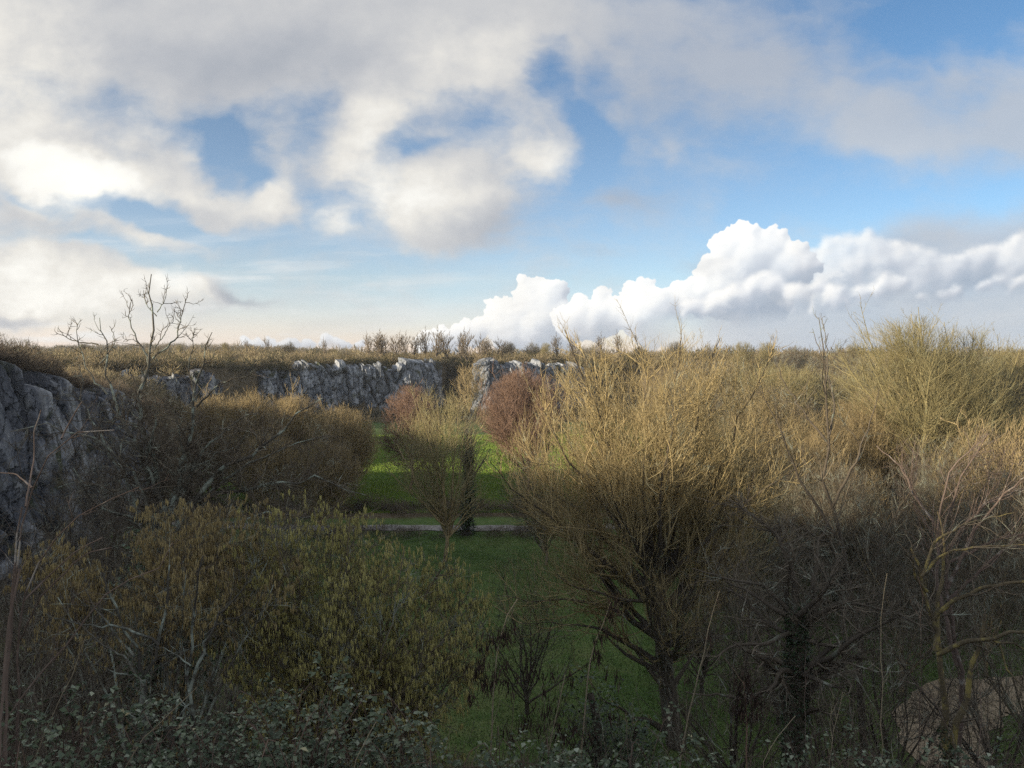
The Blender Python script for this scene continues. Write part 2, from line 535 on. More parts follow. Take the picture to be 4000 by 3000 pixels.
def lines(rng, list_pts, r0s, r1s, K=12, wob=0.0, pw=1.1):
    """hand-placed limbs -> Br"""
    P = np.stack([resample(p, K) for p in list_pts])
    if wob:
        L = np.linalg.norm(P[:, -1] - P[:, 0], axis=1)[:, None, None]
        nz = rng.normal(size=P.shape) * wob * L / K
        nz[:, 0] = 0
        P = P + nz
    t = np.linspace(0, 1, K)[None, :]
    r0, r1 = np.asarray(r0s, float)[:, None], np.asarray(r1s, float)[:, None]
    return Br(P, r1 + (r0 - r1) * (1 - t) ** pw)


def ell_exit(p, d, ell):
    """distance from p along d to where it leaves the union of ellipsoids (0 if outside all)"""
    best = np.zeros(len(p))
    for (c, r) in ell:
        q, e = (p - c) / r, d / r
        A = (e * e).sum(1)
        B = (q * e).sum(1)
        C = (q * q).sum(1) - 1
        disc = B * B - A * C
        x = np.where(disc > 0, (-B + np.sqrt(np.maximum(disc, 0))) / A, 0)
        best = np.maximum(best, np.where(C < 0, x, 0))
    return best


def spawn(rng, par, dens=None, n=None, t0=0.2, t1=1.0, ang=45, angsd=10, length=1.0, lensd=0.25, taper=0.5, lmax=None,
          rr=0.55, rtip=0.25, rmin=0.003, K=5, up=0.0, wig=0.12, sag=0.0, ell=None, outer=0.35, flat=0.0, power=1.0, upbias=0.0):
    """side shoots of every branch in par. length: metres, or a share of the parent's length if negative."""
    if n is not None:
        cnt = np.full(len(par.L), n)
    else:
        cnt = rng.poisson(np.maximum(par.L * (t1 - t0) * dens, 0.0))
    idx = np.repeat(np.arange(len(par.L)), cnt)
    if len(idx) == 0:
        return None
    t = t0 + (t1 - t0) * rng.rand(len(idx)) ** power
    p, tg, rad = par.at(idx, t)
    pd = rng.normal(size=(len(idx), 3))
    pd[:, 2] = pd[:, 2] * (1 - flat) + upbias
    pd = nrm(pd - (pd * tg).sum(1, keepdims=True) * tg)
    a = np.radians(np.clip(rng.normal(ang, angsd, len(idx)), 5, 110))[:, None]
    d = nrm(np.cos(a) * tg + np.sin(a) * pd)
    L = (length if length > 0 else -length * par.L[idx]) * (1 - taper * t) * np.clip(rng.normal(1, lensd, len(idx)), 0.35, 1.8)
    if lmax:
        L = np.minimum(L, lmax)
    if ell is not None:
        ex = ell_exit(p, d, ell)
        # look along the up-bent direction as well
        d2 = nrm(d + np.array((0, 0, 1.0)) * up * 1.5)
        ex = np.maximum(np.minimum(ex, ell_exit(p, d2, ell) * 1.15), 0)
        L = np.where(ex > 0, np.minimum(L, ex * rng.uniform(0.62, 1.22, len(L))), L * outer)
    r0 = np.maximum(rad * rr * rng.uniform(0.75, 1.1, len(L)), rmin)
    Pn = np.empty((len(L), K, 3))
    Pn[:, 0] = p
    cur = d
    step = (L / (K - 1))[:, None]
    for k in range(1, K):
        cur = nrm(cur + rng.normal(size=cur.shape) * wig + np.array((0, 0, 1.0)) * (up - sag * k / K))
        Pn[:, k] = Pn[:, k - 1] + cur * step
    tt = np.linspace(0, 1, K)[None, :]
    Rn = r0[:, None] * (1 - tt * (1 - rtip))
    return Br(Pn, Rn)


def tubes(br, sides=3):
    """Br -> V, F"""
    P, Rr = br.P, br.R
    N, K, _ = P.shape
    T = np.empty_like(P)
    T[:, 1:-1] = P[:, 2:] - P[:, :-2]
    T[:, 0] = P[:, 1] - P[:, 0]
    T[:, -1] = P[:, -1] - P[:, -2]
    T = nrm(T)
    mean = nrm(P[:, -1] - P[:, 0])
    ref = np.zeros((N, 3))
    ref[np.arange(N), np.argmin(np.abs(mean), axis=1)] = 1
    ref = np.repeat(ref[:, None, :], K, 1)
    U = nrm(np.cross(T, ref))
    Vv = np.cross(T, U)
    a = np.arange(sides) * 2 * np.pi / sides
    ring = P[:, :, None, :] + Rr[:, :, None, None] * (np.cos(a)[None, None, :, None] * U[:, :, None, :] + np.sin(a)[None, None, :, None] * Vv[:, :, None, :])
    V = ring.reshape(-1, 3)
    n = np.arange(N)[:, None, None] * K * sides
    k = np.arange(K - 1)[None, :, None] * sides
    s = np.arange(sides)[None, None, :]
    s1 = (s + 1) % sides
    q = np.stack([n + k + s, n + k + s1, n + k + sides + s1, n + k + sides + s], -1).reshape(-1, 4)
    return V, q


def tube_parts(brs, sides, rng=None, tint=0.5, var=0.22):
    parts = []
    if not isinstance(sides, (list, tuple)):
        sides = [sides] * len(brs)
    for b, sd_ in zip(brs, sides):
        if b is None or len(b.L) == 0:
            continue
        V, Fc = tubes(b, sd_)
        N, K, _ = b.P.shape
        # thicker branches get a paler tint than the thinnest twigs
        tw = np.interp(b.R[:, 0].mean(), [0.003, 0.012, 0.03], [-0.14, 0.12, 0.22]) if tint == 0.5 else 0.0
        T = np.repeat(np.clip(tint + tw + (rng.normal(size=N) * var if rng is not None else 0), 0, 1), K * sd_)
        parts.append((V, Fc, T))
    return parts


def tree_object(name, loc, label, cat, trunk_brs, twig_brs, mat_trunk, mat_twig, rng, group=None, tsides=7, wsides=3, rot=0.0, crown_name='crown'):
    """trunk part (trunk and limbs) and crown part (branches and twigs) under an Empty at the base; coordinates are relative to loc"""
    o = empty(name, loc, label, cat, group)
    if trunk_brs:
        V, Fc, T = join_np(tube_parts(trunk_brs, tsides, rng))
        mesh_np('trunk', V, Fc, mat_trunk, T, True, o)
    if twig_brs:
        V, Fc, T = join_np(tube_parts(twig_brs, wsides, rng))
        mesh_np(crown_name, V, Fc, mat_twig, T, True, o)
    return o


def leaf_cards(rng, centers, size, aspect=0.55, droop=0.3, fold=0.35, normal_up=0.6, sizesd=0.25):
    """small folded four-point leaves (two triangles along the midrib) -> V, F(3)"""
    N = len(centers)
    nz = rng.normal(size=(N, 3))
    nz[:, 2] = np.abs(nz[:, 2]) + normal_up * 2
    nz = nrm(nz)
    d = rng.normal(size=(N, 3))
    d[:, 2] -= droop
    d = nrm(d - (d * nz).sum(1, keepdims=True) * nz)
    s = np.cross(nz, d)
    L = (size * np.clip(rng.normal(1, sizesd, N), 0.4, 1.8))[:, None]
    a = centers
    tip = centers + d * L - nz * L * 0.12
    m = centers + d * L * 0.45
    w = L * aspect * 0.5
    l, r = m + s * w + nz * w * fold, m - s * w + nz * w * fold
    V = np.stack([a, l, tip, r], 1).reshape(-1, 3)
    b = np.arange(N)[:, None] * 4
    Fc = np.concatenate([b + np.array([0, 3, 2]), b + np.array([0, 2, 1])], 1).reshape(-1, 3)
    return V, Fc


def spindles(rng, tops, length, rad, sides=4, lensd=0.25, sway=0.12):
    """hanging catkins / pods: little spindles with 4 rings"""
    N = len(tops)
    L = length * np.clip(rng.normal(1, lensd, N), 0.4, 1.7)
    d = rng.normal(size=(N, 3)) * sway
    d[:, 2] = -1
    d = nrm(d)
    K = 4
    tt = np.array([0, 0.25, 0.75, 1.0])
    P = tops[:, None, :] + d[:, None, :] * (L[:, None] * tt[None, :])[:, :, None]
    Rr = rad * np.array([0.45, 1.0, 0.9, 0.35])[None, :] * np.clip(rng.normal(1, 0.2, N), 0.5, 1.6)[:, None]
    V, Fc = tubes(Br(P, Rr), sides)
    return V, Fc


# ---------------------------------------------------------------- materials
def new_mat(name):
    m = bpy.data.materials.new(name)
    m.use_nodes = True
    m.node_tree.nodes.clear()
    return m, NT(m.node_tree)


def finish(m, T, color, rough=0.9, bump=None, bump_str=0.3, spec=0.2, bdist=0.02):
    b = T.n('ShaderNodeBsdfPrincipled')
    T.put(b.inputs['Base Color'], color if isinstance(color, bpy.types.NodeSocket) else (*color, 1))
    T.put(b.inputs['Roughness'], rough)
    b.inputs['Specular IOR Level'].default_value = spec
    if bump is not None:
        bn = T.n('ShaderNodeBump')
        bn.inputs['Strength'].default_value = bump_str
        bn.inputs['Distance'].default_value = bdist
        T.put(bn.inputs['Height'], bump)
        T.put(b.inputs['Normal'], bn.outputs[0])
    o = T.n('ShaderNodeOutputMaterial')
    T.t.links.new(b.outputs[0], o.inputs[0])
    return m


def attr(T, name='tint'):
    nd = T.n('ShaderNodeAttribute', attribute_name=name)
    return nd.outputs['Fac']


def bark(name, dark, light, lichen=None, lich_amt=0.3, scale=14.0, patch=3.0, obj_var=0.12):
    """bark: dark to light by twig, with grey-green lichen patches"""
    m, T = new_mat(name)
    co = T.n('ShaderNodeTexCoord').outputs['Object']
    n1 = T.noise(co, scale, 3, 0.6)
    t = T.math('ADD', T.math('MULTIPLY', attr(T), 0.75), T.math('MULTIPLY', T.math('SUBTRACT', n1, 0.37), 1.0))
    col = T.ramp(t, [(0.1, dark), (0.9, light)])
    if lichen is not None:
        n2 = T.noise(co, patch, 4, 0.65)
        col = T.mix(T.mrange(n2, 0.62 - lich_amt * 0.35, 0.72 - lich_amt * 0.2), col, lichen)
    oi = T.n('ShaderNodeObjectInfo').outputs['Random']
    v = T.mrange(oi, 0, 1, 1 - obj_var, 1 + obj_var, 'LINEAR')
    hs = T.n('ShaderNodeHueSaturation')
    T.put(hs.inputs['Color'], col)
    T.put(hs.inputs['Value'], v)
    return finish(m, T, hs.outputs[0], 0.85, spec=0.15)


def tinted(name, stops, rough=0.7, spec=0.3, scale=6.0, amt=0.4, trans=None):
    """leaves, catkins, pods, scrub: colour by the piece's own tint"""
    m, T = new_mat(name)
    co = T.n('ShaderNodeTexCoord').outputs['Object']
    t = T.math('ADD', attr(T), T.math('MULTIPLY', T.math('SUBTRACT', T.noise(co, scale, 2, 0.5), 0.5), amt))
    col = T.ramp(t, stops)
    return finish(m, T, col, rough, spec=spec)


# ================================================================ land
FLOOR = -16.0
RIMX = np.array([-900, -300, -110, -80, -64, -62, -21, -19, -9.5, -8.5, 22, 40, 60, 100, 160, 260, 900], float)
RIMY = np.array([150, 150, 150, 153, 158, 188, 214, 236, 236, 206, 226, 232, 225, 200, 175, 165, 165], float)
STX = np.array([-900, -110, -82, -80, -20, -18, -10, -8, 24, 40, 70, 900], float)
STY = np.array([0.3, 0.3, 0.35, 3.0, 3.0, 0.8, 0.8, 3.0, 3.0, 0.8, 0.23, 0.2], float)


def smax(a, b, k=1.0):
    h = np.clip(0.5 + 0.5 * (a - b) / k, 0, 1)
    return b + (a - b) * h + k * h * (1 - h)


def ground_z(x, y):
    x, y = np.asarray(x, float), np.asarray(y, float)
    n = fbm2(x / 38 + 3, y / 38 + 8, 4, 0.5, 31)
    n2 = fbm2(x / 6 + 3, y / 6 + 8, 3, 0.5, 32)
    fl = FLOOR + 0.35 * n + 0.05 * n2 + 0.004 * np.clip(y - 60, 0, 120)
    # the slope below the camera
    z1 = np.where(y < 2, -1.9 - 0.0 * y, -1.9 - 0.575 * np.clip(y - 2.0, 0, None)) + 0.25 * n2 * np.clip(y / 6, 0, 1)
    # hill on the left with its crag
    top = 0.2 - 0.16 * np.clip(y - 52, 0, 40) + 0.6 * n
    top = top + (5.8 + 1.6 * fbm2(x / 7, y / 7, 3, 0.6, 35)) * sstep(-x, 39, 48) * sstep(-y, -40, -4) + 3.5 * sstep(-x, 39, 50) * sstep(-y, -6, 12)  # unseen ridge, raised out of view to throw shade over the near valley
    z2 = top - 3.2 * np.clip(x + 39.5, 0, None) - 0.45 * np.clip(y - 80, 0, None)
    z2 = smax(z2, np.minimum(-4.0 + 0.8 * n, -4.0 - 0.45 * np.clip(np.abs(y - 109) - 15, 0, None) - 0.8 * np.clip(x + 60, 0, None)), 1.0)  # low mound added beyond the crag to block sun from part of the meadow
    # plateau beyond the valley
    ry = np.interp(x, RIMX, RIMY)
    st = np.interp(x, STX, STY)
    z3 = -2.3 + 0.035 * np.clip(y - ry, 0, 90) + 1.3 * n - st * np.clip(ry + np.where(st > 1, 3.5, 0) - y, 0, None)
    z3 = z3 - 0.02 * np.clip(y - 300, 0, 500) + 21 * np.exp(-((x + 330) / 260) ** 2 - ((y - 820) / 260) ** 2)
    # right-hand hillside
    z4 = -16.0 + 0.16 * np.clip(x - 38 - 0.1 * (y - 60), 0, 90) + 0.8 * n
    z4 = np.minimum(z4, -1.5)
    h = smax(smax(fl, z3, 1.2), smax(z1, z2, 1.0), 0.8)
    return smax(h, z4, 1.5)


def gz(x, y):
    return float(ground_z(np.array([x]), np.array([y]))[0])


def spaced(a, b, da, growth, lim):
    """grid lines dense between a and b, spreading outwards to lim"""
    mid = list(np.arange(a, b, da))
    lo, hi, s = [a], [b], da
    while hi[-1] < lim:
        s *= growth
        hi.append(hi[-1] + s)
        lo.append(lo[-1] - s)
    return np.array(sorted(set(lo[1:] + mid + hi)))


gx_ = spaced(-70, 70, 0.75, 1.09, 6000)
gy_ = spaced(-6, 110, 0.75, 1.05, 9000)
gy_ = gy_[gy_ > -60]
GX, GY = np.meshgrid(gx_, gy_)
GZ = ground_z(GX, GY)
nx, ny = len(gx_), len(gy_)
ii = np.arange(ny - 1)[:, None] * nx + np.arange(nx - 1)[None, :]
GF = np.stack([ii, ii + 1, ii + nx + 1, ii + nx], -1).reshape(-1, 4)


def ground_mat():
    m, T = new_mat("meadow_and_litter")
    co = T.n('ShaderNodeTexCoord').outputs['Object']
    sp = T.n('ShaderNodeSeparateXYZ')
    T.put(sp.inputs[0], co)
    x, y, z = sp.outputs
    nb = T.noise(co, 0.09, 4, 0.6)
    nm = T.noise(co, 0.9, 4, 0.65)
    nf = T.noise(co, 9.0, 3, 0.7)
    g = T.math('ADD', T.math('MULTIPLY', nb, 0.5), T.math('ADD', T.math('MULTIPLY', nm, 0.45), T.math('MULTIPLY', nf, 0.35)))
    grass = T.ramp(g, [(0.38, (0.038, 0.070, 0.020)), (0.60, (0.075, 0.125, 0.034)), (0.80, (0.14, 0.16, 0.06))])
    lit = T.ramp(T.math('ADD', T.math('MULTIPLY', nf, 0.6), T.math('MULTIPLY', nm, 0.4)), [(0.3, (0.045, 0.036, 0.022)), (0.55, (0.115, 0.09, 0.055)), (0.75, (0.20, 0.16, 0.10))])
    # grass on the valley floor, leaf litter on the slopes and below the trees on the right
    wob = T.math('MULTIPLY', T.math('SUBTRACT', nb, 0.5), 9.0)
    flat = T.mrange(T.math('ADD', z, T.math('MULTIPLY', wob, 0.15)), -13.2, -15.0)
    rw = T.mrange(T.math('ADD', T.math('ADD', x, T.math('MULTIPLY', y, -0.18)), T.math('MULTIPLY', wob, 1.4)), 34.0, 22.0)
    far = T.mrange(T.math('ADD', y, T.math('MULTIPLY', wob, 1.5)), 196.0, 180.0)
    band = T.mrange(T.math('ABSOLUTE', T.math('ADD', T.math('SUBTRACT', y, 79.0), T.math('MULTIPLY', wob, 0.5))), 2.6, 4.2)
    mask = T.math('MULTIPLY', T.math('MULTIPLY', flat, T.math('MAXIMUM', rw, T.mrange(y, 46, 40))), T.math('MULTIPLY', far, band))
    mask = T.math('MULTIPLY', mask, T.mrange(nm, 0.27, 0.36, 0.55, 1.0))
    col = T.mix(mask, lit, grass)
    return finish(m, T, col, 0.95, T.math('ADD', nf, nm), 0.5, 0.1, 0.08)


ground = mesh_np("ground", np.stack([GX.ravel(), GY.ravel(), GZ.ravel()], 1), GF, ground_mat(), smooth=True)
tag(ground, kind='structure')


def strip(name, pts, wid, mat, lift=0.03, K=90, kind='structure'):
    c = resample([(a, b, 0) for a, b in pts], K)
    t = nrm(np.gradient(c, axis=0))
    nn_ = np.stack([-t[:, 1], t[:, 0], np.zeros(K)], 1)
    w = np.interp(np.linspace(0, 1, K), np.linspace(0, 1, len(wid)), wid)
    M = 9
    rows = []
    for j, s in enumerate(np.linspace(-0.5, 0.5, M)):
        e = 0.6 * fbm2(c[:, 0] / 1.7 + 5 * j, c[:, 1] / 1.7, 3, 0.6, 41) if j in (0, M - 1) else 0
        q = c + nn_ * (s * w + e)[:, None] if not np.isscalar(e) else c + nn_ * (s * w)[:, None]
        rows.append(q)
    V = np.stack(rows, 1).reshape(-1, 3)
    V[:, 2] = ground_z(V[:, 0], V[:, 1]) + lift
    i = np.arange(K - 1)[:, None] * M + np.arange(M - 1)[None, :]
    Fq = np.stack([i, i + M, i + M + 1, i + 1], -1).reshape(-1, 4)
    return tag(mesh_np(name, V, Fq, mat, smooth=True), kind=kind)


def soil_mat(name, a, b, sc=3.0):
    m, T = new_mat(name)
    co = T.n('ShaderNodeTexCoord').outputs['Object']
    n = T.math('ADD', T.math('MULTIPLY', T.noise(co, sc, 4, 0.65), 0.6), T.math('MULTIPLY', T.noise(co, sc * 8, 3, 0.7), 0.4))
    return finish(m, T, T.ramp(n, [(0.35, a), (0.65, b)]), 0.95, n, 0.4, 0.1, 0.05)


path_m = soil_mat("pale_gravel", (0.15, 0.145, 0.13), (0.33, 0.315, 0.29))
sand_m = soil_mat("bare_earth", (0.19, 0.15, 0.10), (0.42, 0.34, 0.24))
strip("path", [(-33, 73.5), (-25, 72.2), (-18, 71.2), (-8, 71.4), (0, 70.7), (8, 70.6), (18, 71.9), (30, 74), (45, 76)], [1.7, 2.2, 2.3, 1.8], path_m, 0.06)
strip("track", [(50, 41), (36, 37.6), (28, 36.6), (21, 35.6), (18.5, 33.5), (17.0, 30.5), (17.5, 26)], [2.6, 3.0, 3.8, 3.8, 2.5], sand_m, 0.05)


# ---------------------------------------------------------------- limestone cliffs
def voro(x, y, seed):
    """2-D cells: (cell random, distance to second minus distance to first)"""
    xi, yi = np.floor(x).astype(int), np.floor(y).astype(int)
    rs = np.random.RandomState(seed)
    px, py, pv = rs.rand(64, 64), rs.rand(64, 64), rs.rand(64, 64)
    f1 = np.full(x.shape, 9.0)
    f2 = np.full(x.shape, 9.0)
    val = np.zeros(x.shape)
    for a in (-1, 0, 1):
        for b in (-1, 0, 1):
            cx, cy = xi + a, yi + b
            qx, qy = px[cy % 64, cx % 64] + cx, py[cy % 64, cx % 64] + cy
            d = np.hypot(x - qx, y - qy)
            new = d < f1
            f2 = np.where(new, f1, np.minimum(f2, d))
            val = np.where(new, pv[cy % 64, cx % 64], val)
            f1 = np.where(new, d, f1)
    return val, f2 - f1


def rock_mat(name, dark, mid, light, moss=0.0, sc=1.0):
    m, T = new_mat(name)
    co = T.n('ShaderNodeTexCoord').outputs['Object']
    n1 = T.noise(T.mapping(co, scale=(1, 1, 0.45)), 0.55 * sc, 6, 0.68, 0.4)
    n2 = T.noise(T.mapping(co, scale=(1, 1, 0.3)), 2.2 * sc, 5, 0.72, 0.5)
    v = T.n('ShaderNodeTexVoronoi', feature='DISTANCE_TO_EDGE')
    T.put(v.inputs['Vector'], T.vmath('ADD', T.mapping(co, scale=(1, 1, 0.55)), T.vmath('MULTIPLY', T.noise(co, 1.2, 3, 0.6, color=True), (1.6, 1.6, 1.6))))
    v.inputs['Scale'].default_value = 0.42 * sc
    t = T.math('ADD', T.math('MULTIPLY', n1, 0.55), T.math('MULTIPLY', n2, 0.5))
    t = T.math('ADD', t, T.math('MULTIPLY', attr(T), 0.30))
    col = T.ramp(t, [(0.50, dark), (0.66, mid), (0.86, light)])
    crack = T.mrange(v.outputs['Distance'], 0.0, 0.05, 0.25, 1.0)
    col = T.mix(1.0, col, T.xyz(crack, crack, crack), 'MULTIPLY')
    if moss:
        n3 = T.noise(co, 0.35, 4, 0.6)
        col = T.mix(T.mrange(n3, 0.60 - moss * 0.1, 0.70), col, (0.055, 0.062, 0.030))
    return finish(m, T, col, 0.95, T.math('ADD', t, n2), 0.6, 0.1, 0.35)


def cliff(name, pts, ztop, zbot, label, mat, seed, du=0.22, dv=0.22, back=3.0, amp=1.0, lean=0.08, rag=1.6, group=None):
    pts = np.array(pts, float)
    seg = np.r_[0, np.cumsum(np.hypot(*np.diff(pts, axis=0).T))]
    NU = int(seg[-1] / du)
    s = np.linspace(0, seg[-1], NU)
    bx, by = np.interp(s, seg, pts[:, 0]), np.interp(s, seg, pts[:, 1])
    k = 9
    ker = np.ones(k) / k
    bx = np.convolve(np.pad(bx, k // 2, 'edge'), ker, 'valid')
    by = np.convolve(np.pad(by, k // 2, 'edge'), ker, 'valid')
    tx, ty = np.gradient(bx), np.gradient(by)
    L = np.hypot(tx, ty)
    nx_, ny_ = ty / L, -tx / L                      # towards the valley (pts run left to right)
    zt = np.interp(s / seg[-1], np.linspace(0, 1, len(ztop)), ztop)
    zb = np.interp(s / seg[-1], np.linspace(0, 1, len(zbot)), zbot)
    tv, _ = voro(s / 3.2, np.full(NU, seed * 1.7), seed + 5)
    tv2, _ = voro(s / 1.1, np.full(NU, seed * 2.7), seed + 6)
    zt = zt + rag * ((tv - 0.5) * 1.4 + (tv2 - 0.5) * 0.6)
    NV = int((zt.max() - zb.min()) / dv)
    v = np.linspace(0, 1, NV)[:, None]
    Z = zb[None, :] + (zt - zb)[None, :] * v
    S = np.broadcast_to(s[None, :], Z.shape)
    w1 = fbm2(S / 5, Z / 9, 3, 0.5, seed) * 1.0
    c1, e1 = voro((S + w1 * 1.4 + Z * 0.15) / 4.2, (Z + w1) / 16.0 + 5, seed)
    c2, e2 = voro((S + w1 * 0.8 + Z * 0.12) / 1.7, (Z + w1 * 0.5) / 4.2 + 9, seed + 1)
    c3, e3 = voro((S + w1 * 0.4) / 0.75, (Z - S * 0.2) / 0.95, seed + 2)
    D = amp * (2.2 * fbm2(S / 11, Z / 40, 3, 0.5, seed + 3) + (c1 - 0.5) * 1.5 - 1.5 * np.clip(1 - e1 / 0.13, 0, 1) + (c2 - 0.5) * 0.6
               - 0.45 * np.clip(1 - e2 / 0.2, 0, 1) + (c3 - 0.5) * 0.28 + 0.3 * fbm2(S / 1.3, Z / 1.3, 4, 0.6, seed + 4))
    D = D + (1 - v) * (zt - zb)[None, :] * lean
    D = D - back * np.clip((v - 0.93) / 0.07, 0, 1) ** 2.2
    X = bx[None, :] + nx_[None, :] * D
    Y = by[None, :] + ny_[None, :] * D
    tint = np.clip(0.5 + (c2 - 0.5) * 0.7 + (c3 - 0.5) * 0.5 - 0.5 * np.clip(1 - e2 / 0.12, 0, 1), 0, 1)
    i = np.arange(NV - 1)[:, None] * NU + np.arange(NU - 1)[None, :]
    Fq = np.stack([i, i + 1, i + NU + 1, i + NU], -1).reshape(-1, 4)
    o = mesh_np(name, np.stack([X.ravel(), Y.ravel(), Z.ravel()], 1), Fq, mat, tint.ravel(), False)
    return tag(o, label, 'cliff', group, 'structure')


rk = rock_mat("grey_limestone", (0.095, 0.11, 0.13), (0.205, 0.222, 0.25), (0.42, 0.44, 0.465), moss=0.35)
rk2 = rock_mat("dark_crag_limestone", (0.055, 0.060, 0.072), (0.125, 0.132, 0.15), (0.32, 0.33, 0.34), moss=0.5)
cliff("cliff", [(-69, 185), (-64, 187), (-52, 193), (-44, 199), (-36, 203), (-29, 206), (-25, 212), (-20.5, 213), (-19.5, 220)], [-3.6, -2.8, -1.8, -1.5, -1.4, -1.2, -1.0, -1.6], [-17],
      "long grey limestone cliff with vertical cracks across the valley", rk, 3)
cliff("cliff", [(-9.6, 224), (-9.0, 206), (-6, 204), (-2, 207), (3, 210), (10, 215), (20, 223), (22, 230)], [-2.6, -0.7, -0.8, -0.8, -0.6, -0.9, -1.8, -3.5], [-17],
      "grey limestone cliff right of the gully, ending in a dark leaning pillar", rk, 8)
cliff("cliff", [(-81, 152), (-76, 151), (-70, 153), (-64, 157), (-62, 166)], [-4.0, -2.7, -2.6, -2.8, -4.5], [-11],
      "small low rock wall seen through the tall left tree's branches", rk2, 14, du=0.2, dv=0.2, back=2.0, amp=0.7)
cliff("crag", [(-36.5, 30), (-34.5, 42), (-33.6, 52), (-34.5, 60), (-36, 67), (-36.5, 74), (-39, 82)], [0.6, 0.6, 0.4, -1.0, -2.2, -3.0, -5.0], [-16, -16, -16],
      "dark slabby crag at the left edge of the valley, topped with scrub", rk2, 21, du=0.16, dv=0.16, back=3.0, amp=0.6, lean=0.14, rag=0.8)
cliff("rock_outcrop", [(70, 158), (76, 153), (82, 152), (88, 156)], [-6.5, -4.8, -5.0, -7.0], [-12.5],
      "pale broken rock outcrop half hidden by bare trees on the right", rk, 33, du=0.3, dv=0.3, back=2.0, amp=0.6)


# ---------------------------------------------------------------- scrub and far woods that read as one mass
def scrub(name, pos, size, mat, rng, tw=110, rad=0.035, up=0.25, tint0=None, tall=1.0, label=None):
    """bushes of short twigs, all in one mesh: every bush a dome of branching tufts"""
    N = len(pos)
    base = pos.repeat(tw, 0)
    sz = size.repeat(tw)[:, None]
    u = nrm(rng.normal(size=(N * tw, 3)) * (1, 1, 0.8))
    u[:, 2] = np.abs(u[:, 2])
    rr = rng.rand(N * tw, 1) ** 0.4
    lob = 1 + 0.22 * np.sin(u[:, :1] * 5 + base[:, :1]) * np.cos(u[:, 1:2] * 4 + base[:, 1:2])
    c = u * rr * lob * sz * np.array((1, 1, 0.95 * tall)) * 0.8
    d = nrm(u + rng.normal(size=u.shape) * 0.45 + np.array((0, 0, 0.35)))
    L = sz * rng.uniform(0.16, 0.42, (N * tw, 1))
    mid = c + d * L * 0.5 + rng.normal(size=u.shape) * L * 0.12
    P = np.stack([c, mid, c + d * L], 1) + base[:, None, :] + np.array((0, 0, 0.15))
    Rr = np.stack([np.full(N * tw, 1.0), np.full(N * tw, 0.8), np.full(N * tw, 0.25)], 1) * rad * rng.uniform(0.6, 1.4, (N * tw, 1)) * (sz / 2.5) ** 0.5
    V, Fq = tubes(Br(P, Rr), 3)
    bt = (rng.rand(N) if tint0 is None else tint0).repeat(tw)
    T = np.clip(bt + rng.normal(size=N * tw) * 0.12, 0, 1).repeat(9)
    o = mesh_np(name, V, Fq, mat, T, True)
    if label:
        tag(o, label, 'scrub', kind='stuff')
    else:
        tag(o, kind='stuff')
    return o


scrub_m = tinted("scrub_twigs", [(0.0, (0.028, 0.036, 0.018)), (0.22, (0.085, 0.080, 0.040)), (0.5, (0.18, 0.145, 0.088)), (0.75, (0.30, 0.24, 0.145)), (1.0, (0.39, 0.33, 0.19))], 0.9, 0.1, 0.2, 0.3)
dark_m = tinted("bramble_scrub_twigs", [(0.0, (0.045, 0.038, 0.030)), (0.5, (0.125, 0.098, 0.076)), (1.0, (0.24, 0.195, 0.14))], 0.9, 0.1, 0.3, 0.3)

rng = np.random.RandomState(5)
# on the plateau above the cliffs
n_ = 4200
xs = rng.uniform(-150, 250, n_)
dep = rng.exponential(20, n_) - 2.0
ys = np.interp(xs, RIMX, RIMY) + dep + np.where(np.abs(xs + 14) < 6, -6, 1.0)
sz = rng.uniform(1.2, 3.0, n_) * (1 + 0.75 * fbm2(xs / 13, ys / 13, 3, 0.5, 57)) * (1 + 0.25 * np.clip(dep / 60, 0, 1))
zz = ground_z(xs, ys)
tn = np.clip(0.42 + 0.35 * fbm2(xs / 9, ys / 9, 3, 0.6, 51) + rng.normal(size=n_) * 0.24 + 0.15 * np.clip(dep / 40, 0, 1), 0, 1)
scrub("plateau_scrub", np.stack([xs, ys, zz], 1), sz, scrub_m, rng, 90, 0.055, tint0=tn, label="brown and olive scrub covering the plateau above the cliffs")
# gully between the two cliffs, and the foot of the cliffs
n_ = 260
xs = rng.uniform(-20.5, -9.5, n_)
ys = rng.uniform(205, 238, n_)
zz = ground_z(xs, ys)
k = 180
x2 = rng.uniform(-62, 30, k)
y2 = np.interp(x2, RIMX, RIMY) - rng.uniform(5, 14, k)
xs, ys = np.r_[xs, x2], np.r_[ys, y2]
zz = ground_z(xs, ys)
scrub("gully_scrub", np.stack([xs, ys, zz], 1), rng.uniform(1.2, 2.6, len(xs)), scrub_m, rng, 90, 0.055, tint0=rng.uniform(0.0, 0.35, len(xs)), label="dark green ivy and scrub filling the gully between the cliffs")
# far wooded hill and the woods behind the plateau
n_ = 3200
xs = rng.uniform(-620, 600, n_)
ys = rng.uniform(300, 900, n_)
xs = xs * ys / 700
zz = ground_z(xs, ys)
scrub("far_woods", np.stack([xs, ys, zz], 1), rng.uniform(3.0, 5.5, n_), scrub_m, rng, 60, 0.085, tint0=np.clip(rng.normal(0.42, 0.16, n_), 0, 1), label="distant wood on the low hill along the horizon")
